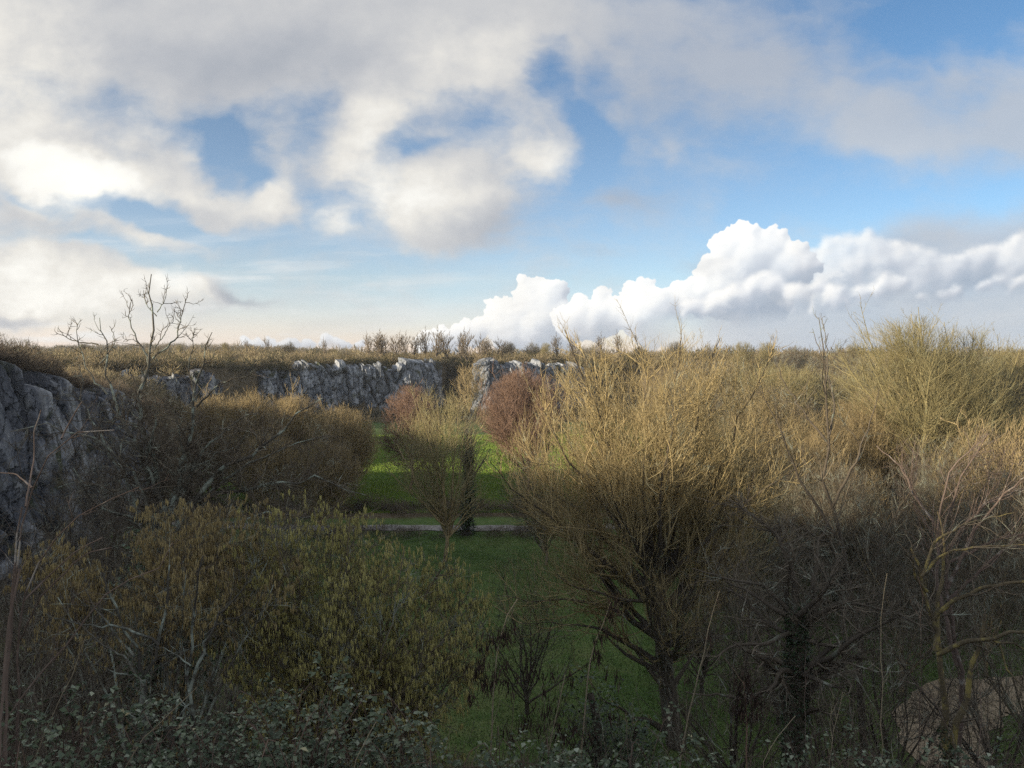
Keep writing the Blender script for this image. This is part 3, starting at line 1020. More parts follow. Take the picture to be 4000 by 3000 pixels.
# top of the left hill
n_ = 900
xs = rng.uniform(-75, -35.0, n_)
ys = rng.uniform(30, 100, n_)
sz = rng.uniform(0.9, 1.9, n_) * np.where(ys < 62, 1.25, 0.9)
x2, y2 = rng.uniform(-70, -41, 620), rng.uniform(-34, 34, 620)  # unseen bushes added along the ridge to soften the edge of its shadow
xs, ys, sz = np.r_[xs, x2], np.r_[ys, y2], np.r_[sz, rng.uniform(1.3, 3.6, 620)]
zz = ground_z(xs, ys)
scrub("hilltop_scrub", np.stack([xs, ys, zz], 1), sz, dark_m, rng, 200, 0.018, label="dark reddish brown scrub on top of the left crag, plus unseen bushes added to soften the shadow edge")
# side valley floor on the left beyond the crag, and the hillside on the right
n_ = 1500
xs = rng.uniform(-120, -40, n_)
ys = rng.uniform(92, 156, n_)
keep = (ys > 128) | (xs < -75) | ((xs < -52) & (ys > 94))
xs, ys = xs[keep], ys[keep]
n_ = len(xs)
zz = ground_z(xs, ys)
scrub("valley_scrub", np.stack([xs, ys, zz], 1), rng.uniform(1.6, 3.2, n_), scrub_m, rng, 120, 0.04, tint0=rng.uniform(0.35, 0.95, n_), label="tan scrub on the valley side beyond the left crag")
n_ = 2600
xs = rng.uniform(26, 190, n_)
ys = rng.uniform(90, 205, n_)
keep = xs > 22 + (ys - 90) * 0.1
xs, ys = xs[keep], ys[keep]
zz = ground_z(xs, ys)
scrub("hillside_scrub", np.stack([xs, ys, zz], 1), rng.uniform(1.8, 4.0, len(xs)), scrub_m, rng, 110, 0.045, tint0=np.clip(rng.normal(0.62, 0.2, len(xs)), 0, 1), label="tan and brown undergrowth covering the right-hand hillside")

# grass of the open meadow
rng = np.random.RandomState(61)
n_ = 330000
xs = rng.uniform(-36, 34, n_)
ys = 78 + 78 * rng.rand(n_) ** 1.2
keep = np.interp(xs, RIMX, RIMY) - ys > 40
xs, ys = xs[keep], ys[keep]
n_ = len(xs)
zs = ground_z(xs, ys)
cl = fbm2(xs / 5, ys / 5, 4, 0.6, 62)
hh = 0.15 * (1 + 0.5 * cl) * rng.uniform(0.5, 1.5, n_)
a = rng.uniform(0, np.pi, n_)
w_ = rng.uniform(0.03, 0.08, n_)
dxy = np.stack([np.cos(a) * w_, np.sin(a) * w_, np.zeros(n_)], 1)
b_ = np.stack([xs, ys, zs - 0.01], 1)
tipv = b_ + np.stack([rng.normal(size=n_) * 0.04, rng.normal(size=n_) * 0.04, hh], 1)
V = np.stack([b_ - dxy, b_ + dxy, tipv], 1).reshape(-1, 3)
Fc = np.arange(3 * n_).reshape(-1, 3)
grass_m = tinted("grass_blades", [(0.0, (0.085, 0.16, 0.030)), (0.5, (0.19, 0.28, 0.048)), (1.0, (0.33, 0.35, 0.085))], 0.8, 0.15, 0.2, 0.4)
tag(mesh_np("grass", V, Fc, grass_m, np.clip(0.45 + 0.25 * cl + rng.normal(size=n_) * 0.15, 0, 1).repeat(3)), "bright green grass of the open meadow below the cliffs", "grass", kind="stuff")

rng = np.random.RandomState(63)
n_ = 300
xs = rng.uniform(-33, -9, n_)
ys = rng.uniform(22, 62, n_)
keep = xs < -10 - (ys - 22) * 0.22
xs, ys = xs[keep], ys[keep]
scrub("crag_foot_scrub", np.stack([xs, ys, ground_z(xs, ys)], 1), rng.uniform(1.0, 2.8, len(xs)), dark_m, rng, 260, 0.010, label="dark scrub at the foot of the left crag")
n_ = 420
xs = rng.uniform(9, 46, n_)
ys = rng.uniform(27, 62, n_)
keep = (fbm2(xs / 6, ys / 6, 2, 0.5, 64) > 0.08) & (xs > 9 + np.abs(ys - 40) * 0.1) & ~((xs > 14) & (ys < 43))
xs, ys = xs[keep], ys[keep]
scrub("bank_scrub", np.stack([xs, ys, ground_z(xs, ys)], 1), rng.uniform(0.6, 1.8, len(xs)), dark_m, rng, 170, 0.009, label="brown leafless scrub over the grass at lower right")

rng = np.random.RandomState(66)
n_ = 700
xs = rng.uniform(-150, -58, n_)
ys = np.interp(xs, RIMX, RIMY) + rng.uniform(-34, 12, n_)
scrub("terrace_scrub", np.stack([xs, ys, ground_z(xs, ys)], 1), rng.uniform(1.2, 3.0, n_), scrub_m, rng, 110, 0.045, tint0=np.clip(rng.normal(0.5, 0.22, n_), 0, 1), label="olive and brown scrub on the terraces left of the long cliff")

# ragged fringe of bushes hanging over the cliff tops
rng = np.random.RandomState(67)
n_ = 420
xs = rng.uniform(-64, 40, n_)
ys = np.interp(xs, RIMX, RIMY) + rng.uniform(-0.5, 5, n_)
fr = fbm2(xs / 4, xs * 0 + 3.3, 3, 0.6, 68)
keep = fr + rng.normal(size=n_) * 0.2 > -0.05
xs, ys = xs[keep], ys[keep]
scrub("clifftop_scrub", np.stack([xs, ys, np.maximum(ground_z(xs, ys), -3.2)], 1), rng.uniform(1.0, 2.6, len(xs)), scrub_m, rng, 110, 0.045, tint0=np.clip(rng.normal(0.25, 0.2, len(xs)), 0, 1), label="dark bushes overhanging the cliff edge in ragged clumps")
n_ = 200
xs = rng.uniform(-20, 12, n_)
ys = rng.uniform(66.5, 70.4, n_)
scrub("pathside_scrub", np.stack([xs, ys, ground_z(xs, ys)], 1), rng.uniform(0.3, 0.9, n_), dark_m, rng, 120, 0.012, label="low weeds along the near side of the pale path")
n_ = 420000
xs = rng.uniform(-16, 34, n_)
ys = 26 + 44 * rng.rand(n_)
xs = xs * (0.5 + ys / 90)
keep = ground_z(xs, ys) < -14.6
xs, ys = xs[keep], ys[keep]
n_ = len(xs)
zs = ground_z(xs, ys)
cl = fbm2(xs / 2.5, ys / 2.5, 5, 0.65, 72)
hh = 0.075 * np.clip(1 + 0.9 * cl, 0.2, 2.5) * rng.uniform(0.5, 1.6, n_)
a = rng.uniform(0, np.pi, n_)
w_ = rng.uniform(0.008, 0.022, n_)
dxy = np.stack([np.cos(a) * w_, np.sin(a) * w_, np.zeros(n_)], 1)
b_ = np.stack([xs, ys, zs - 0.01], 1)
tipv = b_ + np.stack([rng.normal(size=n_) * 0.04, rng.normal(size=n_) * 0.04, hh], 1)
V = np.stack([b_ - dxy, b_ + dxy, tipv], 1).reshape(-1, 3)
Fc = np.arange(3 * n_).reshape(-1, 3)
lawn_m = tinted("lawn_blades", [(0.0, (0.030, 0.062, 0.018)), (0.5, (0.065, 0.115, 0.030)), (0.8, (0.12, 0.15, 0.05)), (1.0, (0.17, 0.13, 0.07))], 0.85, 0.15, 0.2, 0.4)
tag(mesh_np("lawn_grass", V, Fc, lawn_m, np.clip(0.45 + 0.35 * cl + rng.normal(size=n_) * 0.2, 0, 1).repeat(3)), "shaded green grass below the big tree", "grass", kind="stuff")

rng = np.random.RandomState(69)
n_ = 230
ys = rng.uniform(38, 86, n_)
xs = np.interp(ys, [30, 42, 52, 60, 67, 74, 82], [-37.5, -36, -35.2, -36, -37.5, -38, -40]) - rng.uniform(-0.8, 4, n_)
zt_ = np.interp(ys, [30, 42, 52, 60, 67, 74, 82], [0.5, 0.5, 0.3, -1.1, -2.3, -3.2, -5.2])
scrub("crag_fringe_scrub", np.stack([xs, ys, np.maximum(ground_z(xs, ys), zt_ - 0.4)], 1), rng.uniform(0.6, 1.9, n_), dark_m, rng, 240, 0.011, label="dark reddish scrub along the sloping top edge of the left crag")
n_ = 260
xs = rng.uniform(-64, 40, n_)
ys = np.interp(xs, RIMX, RIMY) - rng.uniform(3, 26, n_)
scrub("cliff_foot_scrub", np.stack([xs, ys, ground_z(xs, ys)], 1), rng.uniform(1.0, 3.2, n_), scrub_m, rng, 110, 0.045, tint0=np.clip(rng.normal(0.3, 0.25, n_), 0, 1), label="mixed green and brown scrub at the foot of the far cliffs")


# ================================================================ trees of the valley
RS = np.random.RandomState

olive = bark("olive_twig_bark", (0.12, 0.097, 0.050), (0.44, 0.35, 0.18), (0.36, 0.37, 0.27), 0.15, 3.0, 1.2)
grey = bark("grey_brown_bark", (0.055, 0.045, 0.035), (0.20, 0.165, 0.115), (0.30, 0.33, 0.27), 0.35, 4.0, 1.5)
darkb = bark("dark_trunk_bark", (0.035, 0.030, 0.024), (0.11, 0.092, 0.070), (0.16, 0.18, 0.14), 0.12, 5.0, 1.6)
lichenb = bark("lichen_grey_bark", (0.05, 0.046, 0.040), (0.15, 0.14, 0.115), (0.34, 0.39, 0.33), 0.45, 6.0, 2.4)
redb = bark("reddish_alder_bark", (0.12, 0.078, 0.056), (0.31, 0.205, 0.15), None, 0, 3.0)
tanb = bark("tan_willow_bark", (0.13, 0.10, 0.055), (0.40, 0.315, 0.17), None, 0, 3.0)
greenb = bark("mossy_green_bark", (0.11, 0.10, 0.045), (0.35, 0.30, 0.155), (0.30, 0.30, 0.18), 0.2, 3.0, 1.0)
canem = bark("pinkish_cane_bark", (0.075, 0.055, 0.045), (0.19, 0.145, 0.12), (0.30, 0.28, 0.25), 0.2, 8.0, 4.0)
yellowl = bark("yellow_lichen_bark", (0.06, 0.05, 0.035), (0.17, 0.14, 0.085), (0.30, 0.25, 0.09), 0.4, 7.0, 4.0)
ivym = tinted("ivy_leaves", [(0.0, (0.012, 0.028, 0.010)), (0.6, (0.030, 0.060, 0.018)), (1.0, (0.07, 0.11, 0.035))], 0.45, 0.5)


def crown_ell(c, r):
    return [(np.array(c, float), np.array(r, float))]


def fan_tree(rng, H, hw, base_h, nlimb=9, spread=28, dens=(2.2, 4.5, 7.0), r0=0.22, ell=None, twigr=0.008, boost=(1.7, 1.45, 1.35), up=0.05, lens=(0.42, 0.33), last=0.75, wig=0.08, leader=False, fine=True, lean=(0, 0)):
    """generic bare tree with its base at 0: short trunk, fan of limbs, branches, twigs; returns trunk parts and twig parts"""
    dens = tuple(a * b for a, b in zip(dens, boost))
    spread = spread * 1.15
    nlimb = int(nlimb * 1.4)
    if ell is None:
        zlo = base_h * 0.35
        ell = crown_ell((lean[0] * 0.6, lean[1] * 0.6, (H + zlo) / 2), (hw, hw, (H - zlo) / 2 * 1.02))
    top = H * 0.93 if leader else base_h * 1.15
    tr = lines(rng, [[(0, 0, -0.5), (0.1 * rng.randn(), 0.1 * rng.randn(), base_h * 0.5), (0.15 * rng.randn() + lean[0] * 0.3, 0.15 * rng.randn() + lean[1] * 0.3, base_h), (lean[0], lean[1], top)]], [r0], [r0 * (0.15 if leader else 0.6)], K=14, wob=0.03)
    if leader:
        l1 = spawn(rng, tr, n=nlimb, t0=0.2, t1=0.97, ang=spread, angsd=10, length=(H - base_h) * 0.6, taper=0.62, rr=0.42, K=8, up=up, wig=wig, ell=ell)
    else:
        l1 = spawn(rng, tr, n=nlimb, t0=0.45, t1=1.0, ang=spread, angsd=16, length=(H - base_h) * 1.5, taper=0.05, lensd=0.12, rr=0.55, rtip=0.18, K=10, up=up * 1.6, wig=wig, ell=ell)
    l2 = spawn(rng, l1, dens=dens[0], t0=0.18, ang=38, angsd=12, length=-lens[0] * 1.15, taper=0.35, rr=0.5, rmin=twigr * 1.5, K=6, up=up * 1.2, wig=wig * 1.4, ell=ell)
    l3 = spawn(rng, l2, dens=dens[1] * 0.8, t0=0.12, ang=34, angsd=12, length=-lens[1] * 1.9, taper=0.3, rr=0.6, rmin=twigr * 1.15, K=6, up=up * 2.2, wig=wig * 1.3, ell=ell)
    out2 = [l2, l3]
    if fine:
        l4 = spawn(rng, l3, dens=dens[2] * 0.32, t0=0.1, ang=32, angsd=12, length=last * 1.5, taper=0.3, lmax=last * 2.2, rr=0.65, rmin=twigr * 0.85, K=5, up=up * 2.2, wig=wig * 1.6, ell=ell)
        out2.append(l4)
    return [tr, l1], out2


def count(brs):
    return sum(len(b.L) for b in brs if b is not None)


# ---- prototypes for the trees in the middle distance; every one below is a copy with its own turn, size and label
def add_tree(name, seed, loc, label, mt, mw, group=None, ts=6, **kw):
    rng = RS(seed)
    tb, wb = fan_tree(rng, **kw)
    o = tree_object(name, loc, label, 'tree', tb, wb, mt, mw, rng, group, tsides=[ts, 4], wsides=3)
    return o


def at_px(px, D, dz=0.0):
    x = (px - 2000) / F * D
    return (x, D, gz(x, D) + dz)


def top_h(px, py_top, D):
    """height of a tree standing on the ground at (px, D) that reaches row py_top"""
    x = (px - 2000) / F * D
    return -(py_top - HOR) / F * D - gz(x, D)


# ---- C1: the pale round ash in the middle of the meadow, and its ivy-clad neighbour
D = 60.0
add_tree('ash_tree', 101, at_px(1735, D), "round bare tan tree standing in the middle of the green meadow", tanb, greenb, H=top_h(1735, 1505, D), hw=5.0, base_h=3.4, nlimb=24, spread=36, dens=(1.2, 1.7, 1.4), r0=0.2, twigr=0.011, last=0.8, lens=(0.36, 0.34), up=0.05)
D = 69.0
x_, y_, z_ = at_px(1822, D)
rng = RS(102)
ivy_tree = empty('ivy_clad_tree', (x_, y_, z_), "dark ivy-covered trunk standing in the meadow before the round tan tree", 'tree')
tb, wb = fan_tree(rng, H=11.0, hw=2.6, base_h=7.0, nlimb=8, spread=30, dens=(1.6, 2.5, 2.0), r0=0.26, twigr=0.012, up=0.05)
V, Fc, T = join_np(tube_parts(tb, [8, 4], rng))
mesh_np('trunk', V, Fc, darkb, T, True, ivy_tree)
V, Fc, T = join_np(tube_parts(wb, 3, rng))
mesh_np('crown', V, Fc, grey, T, True, ivy_tree)


def ivy_on(rng, br, t0, t1, n, thick, size, parent, name='ivy', mat=None):
    t = rng.uniform(t0, t1, n)
    idx = rng.randint(0, len(br.L), n)
    p, tg, r = br.at(idx, t)
    d = nrm(rng.normal(size=(n, 3)))
    lump = 0.6 + 0.8 * np.abs(np.sin(p[:, 2] * 1.9 + idx * 2.1)) * np.abs(np.cos(p[:, 2] * 0.83))
    p = p + d * (r + thick * rng.rand(n) ** 0.6 * lump)[:, None]
    V, Fc = leaf_cards(rng, p, size, 0.8, 0.6)
    T = np.clip(rng.normal(0.4, 0.25, n), 0, 1).repeat(4)
    return mesh_np(name, V, Fc, mat or ivym, T, False, parent)


ivy_on(rng, Br(tb[0].P, tb[0].R), 0.05, 0.92, 5200, 0.55, 0.16, ivy_tree)

# ---- reddish alders either side
D = 92.0
add_tree('alder_tree', 111, at_px(1605, D), "pointed reddish-purple bare tree rising before the grey cliff", redb, redb, H=top_h(1605, 1500, D), hw=4.2, base_h=1.0, nlimb=60, spread=55, leader=True, dens=(2.2, 3.0, 3.0), r0=0.2, twigr=0.017, last=0.6)
D = 88.0
add_tree('alder_tree', 112, at_px(2060, D), "rounded reddish-brown bare tree right of the gully", redb, redb, H=top_h(2080, 1440, D), hw=6.0, base_h=4.6, nlimb=18, spread=32, dens=(2.1, 3.0, 3.0), r0=0.22, twigr=0.017, last=0.7)
#add_tree('alder_tree', 113, at_px(1975, 80.0), "small low reddish bare tree beside the round one", redb, redb, H=top_h(1975, 1600, 80), hw=4.4, base_h=2.0, nlimb=16, spread=34, dens=(2.1, 3.0, 2.8), r0=0.14, twigr=0.015, last=0.6)
# pale tree in the gully
add_tree('pale_tree', 114, at_px(1835, 196.0), "pale leafless tree standing in the gully between the two cliffs", tanb, tanb, H=top_h(1835, 1418, 196), hw=5.6, base_h=4, nlimb=11, spread=34, dens=(0.9, 1.0, 1.0), r0=0.3, twigr=0.035, last=0.9)
add_tree('pale_tree', 115, at_px(1790, 190.0), "low spreading pale tree at the foot of the gully", tanb, tanb, H=top_h(1790, 1530, 190), hw=5.0, base_h=1.5, nlimb=11, spread=44, dens=(0.9, 1.0, 1.0), r0=0.25, twigr=0.03, last=0.9)

# ---- tan willows left of the meadow
g_will = "tan willows left of the meadow"
for (px, D, pt, hw, sd_, lab) in [
        (1340, 84, 1590, 4.6, 121, "tan bushy willow at the left edge of the meadow, nearest the grass"),
        (1160, 88, 1545, 4.8, 122, "tan round-headed willow second from the meadow edge"),
        (990, 80, 1530, 4.8, 123, "tall tan willow behind the long branch of the left tree"),
        (840, 86, 1540, 4.6, 124, "olive brown willow below the small rock wall"),
        (1250, 70, 1720, 4.2, 125, "brown willow lower down in front of the tan ones"),
        (1050, 72, 1700, 4.2, 126, "brown shaded willow behind the long branch's middle")]:
    add_tree('willow_tree', sd_, at_px(px, D), lab, tanb, tanb, g_will, H=top_h(px, pt, D), hw=hw, base_h=1.2, nlimb=20, spread=30, dens=(2.2, 3.0, 2.6), r0=0.16, twigr=0.015, last=0.8, up=0.08)

# ---- the big fan-shaped lime on the right and its neighbour
D = 58.0
H_ = top_h(3545, 1232, D)
add_tree('lime_tree', 131, at_px(3600, D), "tall fan-shaped bare tree with a domed top against the grey cloud", greenb, greenb, H=H_, hw=6.9, base_h=8.0, nlimb=24, spread=27, dens=(1.3, 2.4, 2.8), r0=0.34, twigr=0.010, last=0.75, lens=(0.40, 0.36), up=0.045, wig=0.05,
         ell=crown_ell((-0.9, 0, H_ - 6.6), (6.9, 6.5, 6.7)) + crown_ell((-0.4, 0, H_ - 9.6), (6.0, 6, 5)))
D = 60.0
H_ = top_h(3790, 1278, D)
add_tree('lime_tree', 132, at_px(3790, D), "bare tree with a lower domed top leaning on the tall fan-shaped one", greenb, greenb, H=H_, hw=5.2, base_h=8.0, nlimb=18, spread=27, dens=(1.3, 2.4, 2.8), r0=0.3, twigr=0.010, last=0.75, lens=(0.40, 0.36), up=0.045, wig=0.05)
add_tree('lime_tree', 133, at_px(3990, 66), "olive rounded bare tree at the right edge on the skyline", greenb, greenb, H=top_h(3990, 1340, 66), hw=5.0, base_h=6, nlimb=20, spread=28, dens=(1.5, 3.0, 4.0), r0=0.28, twigr=0.011, last=0.75, up=0.045)

# ---- woodland of the right-hand hillside and skyline: copies of four trees
protos = []
for k, (mt, H, hw, bh, nl, spd) in enumerate([(grey, 12, 4.2, 3.0, 15, 27), (tanb, 10, 3.9, 1.4, 18, 32), (greenb, 13, 4.0, 4.0, 14, 24), (grey, 9, 3.8, 1.0, 18, 36)]):
    rng = RS(200 + k)
    tb, wb = fan_tree(rng, H=H, hw=hw, base_h=bh, nlimb=nl, spread=spd, dens=(1.5, 2.3, 2.4), r0=0.2, twigr=0.016, last=0.85, up=0.06)
    protos.append((tb, wb, mt, H))
g_hill = "bare trees crowding the right-hand hillside"
rng = RS(77)
spots = []
for row_i, D in enumerate((48, 57, 66, 76, 88, 102, 118, 138, 160)):
    for px in np.arange(2350 if D > 60 else 2700, 4150, 9200 / D + 50):
        pxx = px + rng.uniform(-60, 60)
        x = (pxx - 2000) / F * (D + rng.uniform(-4, 4))
        if x < 20 + (D - 66) * 0.12 - (8 if D < 60 else 0):
            continue
        spots.append((x, D + rng.uniform(-4, 4), pxx, row_i))
roots = [None] * 4
used_labels = set()
hill_kind = ["grey-brown bare tree", "tan bushy bare tree", "olive bare tree", "low spreading bare tree"]
row_word = ["nearest row", "second row", "third row", "fourth row", "fifth row", "sixth row", "seventh row", "eighth row", "farthest row"]
bands = [(2550, "behind the big tree's left half"), (2760, "behind the big tree's trunk"), (2950, "behind the big tree's right half"), (3120, "left of the slender ash"), (3280, "behind the slender ash"),
         (3430, "right of the slender ash"), (3600, "left of the fan-shaped lime's trunk"), (3760, "behind the fan-shaped lime"), (3900, "behind the lower-domed lime"), (9999, "at the right edge")]


def hill_label(k, px, r):
    w = next(t for lim, t in bands if px < lim)
    return "%s %s, %s of the hillside" % (hill_kind[k], w, row_word[r])


names4 = ['hillside_ash', 'hillside_willow', 'hillside_lime', 'hillside_hazel']
for i, (x, y, px, r_i) in enumerate(spots):
    k = rng.randint(0, 4)
    lab_ = hill_label(k, px, r_i)
    for k2 in range(4):
        if lab_ in used_labels:
            k = (k + 1) % 4
            lab_ = hill_label(k, px, r_i)
    if lab_ in used_labels:
        continue
    used_labels.add(lab_)
    tb, wb, mt, H = protos[k]
    z = gz(x, y)
    limit = -(1385 - HOR) / F * y + rng.uniform(-2.2, 0.3) if y < 130 else -(1375 - HOR) / F * y + rng.uniform(-1.5, 0.8)
    if y < 62:
        limit = -((rng.uniform(1540, 1800) if not 3380 < px < 3850 else rng.uniform(1780, 1900)) - HOR) / F * y
    hgt_ = min(limit - z, 15.5)
    s = hgt_ / H
    s = min(max(s, 0.55), 1.35)
    if roots[k] is None:
        roots[k] = tree_object(names4[k], (x, y, z - 0.2), lab_, 'tree', tb, wb, mt, mt, RS(300 + k), g_hill, tsides=[5, 3], wsides=3)
        roots[k].scale = (s, s, s)
    else:
        copy_thing(roots[k], (x, y, z - 0.2), rng.uniform(0, 6.28), (s * rng.uniform(0.9, 1.1), s * rng.uniform(0.9, 1.1), s), lab_, g_hill)


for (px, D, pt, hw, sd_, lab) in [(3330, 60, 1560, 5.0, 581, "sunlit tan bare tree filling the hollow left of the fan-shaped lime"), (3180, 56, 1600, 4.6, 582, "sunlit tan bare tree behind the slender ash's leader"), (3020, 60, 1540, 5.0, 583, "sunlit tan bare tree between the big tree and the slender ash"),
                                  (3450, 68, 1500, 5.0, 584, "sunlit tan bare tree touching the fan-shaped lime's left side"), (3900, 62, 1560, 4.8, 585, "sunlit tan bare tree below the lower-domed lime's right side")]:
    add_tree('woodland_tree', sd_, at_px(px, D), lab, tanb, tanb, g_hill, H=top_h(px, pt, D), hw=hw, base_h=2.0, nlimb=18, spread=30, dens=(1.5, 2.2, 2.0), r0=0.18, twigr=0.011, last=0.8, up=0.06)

# ---- skyline trees on the plateau
sky_m = bark("skyline_bark", (0.10, 0.085, 0.065), (0.22, 0.18, 0.13), None, 0, 2.0)
rng = RS(210)
tb, wb = fan_tree(rng, H=9, hw=3.1, base_h=3.0, nlimb=9, spread=20, dens=(0.9, 1.0, 0.9), r0=0.26, twigr=0.045, last=1.0, up=0.09)
row = [(1445, 1316), (1475, 1310), (1510, 1316), (1545, 1312), (1590, 1308), (1625, 1300), (1660, 1310), (1695, 1300), (1740, 1308), (1790, 1306), (1835, 1316), (1865, 1318), (1905, 1330), (1945, 1330)]
g_row = "row of bare trees on the skyline above the cliffs"
first = None
for i, (px, pt) in enumerate(row):
    D = 236 + rng.uniform(-4, 4)
    x = (px + rng.uniform(-16, 16) - 2000) / F * D
    z = gz(x, D)
    s = (-(pt - 12 - HOR) / F * D - z) / 9.0
    lab = ["leftmost", "second", "third", "fourth", "fifth", "sixth", "seventh", "eighth", "ninth", "tenth", "eleventh", "twelfth", "thirteenth", "rightmost"][i] + " tree, counted from the left, of the bare skyline row above the cliffs"
    if first is None:
        first = tree_object('skyline_tree', (x, D, z), lab, 'tree', tb, wb, sky_m, sky_m, rng, g_row, tsides=[5, 3], wsides=3)
        first.scale = (s, s, s)
    else:
        copy_thing(first, (x, D, z), rng.uniform(0, 6.28), (s * rng.uniform(0.9, 1.8), s * rng.uniform(0.9, 1.6), s * rng.uniform(0.82, 1.1)), lab, g_row)
for (px, pt, lab, sc) in [(2178, 1308, "rounded dark bare tree alone on the skyline right of the gully", 1.15), (2240, 1316, "dark leaning tree on the skyline beside the rounded one", 1.0),
                          (2350, 1306, "ivy-darkened bare tree on the skyline left of the big tree's sprouts", 1.0), (2420, 1300, "grey bare tree on the skyline just behind the big tree's left sprouts", 1.0),
                          (1040, 1318, "single thin bare tree on the skyline above the left willows", 0.9), (960, 1326, "very small bare tree on the skyline, left of the thin one", 0.8), (1270, 1322, "small bare tree on the skyline left of the row", 0.8)]:
    D = 236.0
    x = (px - 2000) / F * D
    z = gz(x, D)
    s = (-(pt - HOR) / F * D - z) / 9.0
    copy_thing(first, (x, D, z), rng.uniform(0, 6.28), (s * sc, s * sc, s), lab, 'lone trees on the skyline')
# bush on the crag top at the left edge
add_tree('thorn_bush', 141, at_px(60, 62), "spiky leafless bush on top of the left crag against the bright sky", grey, grey, H=3.2, hw=2.3, base_h=0.3, nlimb=22, spread=38, dens=(2.0, 3.0, 3.0), r0=0.08, twigr=0.011, last=0.5)
add_tree('thorn_bush', 142, at_px(-60, 58), "dense leafless bush at the very left edge on the crag top", grey, grey, H=3.0, hw=2.6, base_h=0.3, nlimb=22, spread=38, dens=(2.0, 3.0, 3.0), r0=0.08, twigr=0.011, last=0.5)

# rounder crowns that break the skyline of the plateau
rng = RS(88)
sk = [(330, "above the left crag"), (700, "right of the gnarled tree's tops"), (880, "above the far left woods"), (1130, "left of the row of skyline trees"), (1345, "just left of the skyline row"), (1990, "above the gully"), (2080, "above the second cliff's pillar"), (2130, "left of the rounded lone tree"), (2300, "between the lone skyline trees"),
      (2500, "behind the big tree's left shoots"), (2640, "behind the big tree's middle shoots"), (2780, "behind the big tree's right shoots"), (2900, "right of the big tree"), (2990, "between the big tree and the slender ash"), (3110, "just left of the slender ash's tip"), (3330, "right of the slender ash's tip"), (3420, "left of the domed lime")]
for i, (px, w) in enumerate(sk):
    k = rng.randint(0, 4)
    D = rng.uniform(225, 245) if px < 2900 else rng.uniform(195, 225)
    x = (px - 2000) / F * D
    z = gz(x, D)
    pt = rng.uniform(1330, 1358)
    s = max((-(pt - HOR) / F * D - z) / protos[k][3], 0.3)
    copy_thing(roots[k], (x, D, z), rng.uniform(0, 6.28), (s * 1.3, s * 1.3, s), hill_kind[k] + " breaking the plateau's skyline, " + w, "crowns standing above the plateau scrub")


# ================================================================ near trees and undergrowth
def limb(pts, D, base, off=None):
    """pixel polyline (px, py[, depth offset]) at depth D -> points relative to base"""
    return [tuple(P3(p[0], p[1], D + (p[2] if len(p) > 2 else 0)) - np.array(base)) for p in pts]


def ell_px(items, D, base):
    """[(px, py, half width px, half height px, depth offset, half depth m)]"""
    out = []
    for (px, py, hw, hh, do, hd) in items:
        out.append((P3(px, py, D + do) - np.array(base), np.array((hw / F * D, hd, hh / F * D))))
    return out


def bend_depth(rng, pts, amt):
    """give a hand-drawn limb a natural run in depth"""
    n = len(pts)
    a = rng.uniform(-amt, amt)
    return [(p[0], p[1] + a * (i / (n - 1)) ** 1.2, p[2]) for i, p in enumerate(pts)]


darkt = bark("dark_twig_bark", (0.050, 0.042, 0.033), (0.19, 0.16, 0.12), (0.30, 0.33, 0.27), 0.22, 4.0, 2.0)
# ---------------------------------------------------------------- big field maple right of centre
rng = RS(401)
D = 31.0
bx, by = (2650 - 2000) / F * D, D
base = (bx, by, gz(bx, by) - 0.15)
L_ = lambda pts: limb(pts, D, base)
tr = lines(rng, [L_([(2652, 2985), (2615, 2760), (2590, 2560), (2575, 2350), (2560, 2180)])], [0.42], [0.22], K=14, wob=0.03)
main = [
    [(2562, 2220), (2480, 2000), (2400, 1700), (2330, 1450), (2300, 1330)], [(2560, 2200), (2540, 1950), (2530, 1650), (2500, 1400), (2480, 1320)],
    [(2565, 2250), (2620, 2000), (2680, 1700), (2720, 1450), (2745, 1330)], [(2570, 2300), (2700, 2050), (2820, 1750), (2890, 1500), (2930, 1380)],
    [(2565, 2260), (2400, 2050), (2230, 1800), (2120, 1600), (2090, 1500)], [(2575, 2350), (2380, 2200), (2150, 2000), (1990, 1850), (1930, 1750)],
    [(2580, 2400), (2750, 2200), (2930, 1950), (3050, 1700), (3100, 1580)], [(2585, 2500), (2450, 2400), (2250, 2330), (2080, 2330), (1950, 2300)],
    [(2590, 2600), (2400, 2470), (2220, 2410), (2030, 2400)], [(2625, 2860), (2480, 2790), (2350, 2720), (2270, 2600)],
    [(2575, 2380), (2400, 2260), (2220, 2130), (2000, 2090)], [(2600, 2600), (2720, 2480), (2900, 2400), (3030, 2330)],
    [(2575, 2330), (2560, 2000), (2600, 1700), (2610, 1450), (2600, 1320)], [(2570, 2280), (2440, 1950), (2290, 1650), (2200, 1480)],
    [(2575, 2300), (2650, 1950), (2780, 1600), (2820, 1420)], [(2572, 2320), (2760, 2000), (2960, 1700), (3010, 1560)],
    [(2572, 2320), (2330, 2080), (2080, 1820), (2010, 1680)], [(2590, 2450), (2800, 2300), (3000, 2150), (3130, 2000)],
]
mp = [bend_depth(rng, L_(p), 4.2 if i not in (7, 8, 9) else 1.5) for i, p in enumerate(main)]
l0 = lines(rng, mp, [0.17] * len(mp), [0.014] * len(mp), K=12, wob=0.10, pw=1.9)
ell = ell_px([(2550, 1930, 610, 640, 0, 6.0), (2600, 1690, 560, 400, 0, 5.0), (2300, 2330, 420, 270, -0.5, 3.0), (2230, 1880, 270, 320, 0, 4.0), (2960, 1850, 280, 380, 0, 4.0)], D, base)
l1 = spawn(rng, tr, n=38, t0=0.30, t1=1, ang=58, angsd=18, length=10.5, taper=0.1, rr=0.42, rtip=0.15, K=10, up=0.09, wig=0.09, ell=ell)
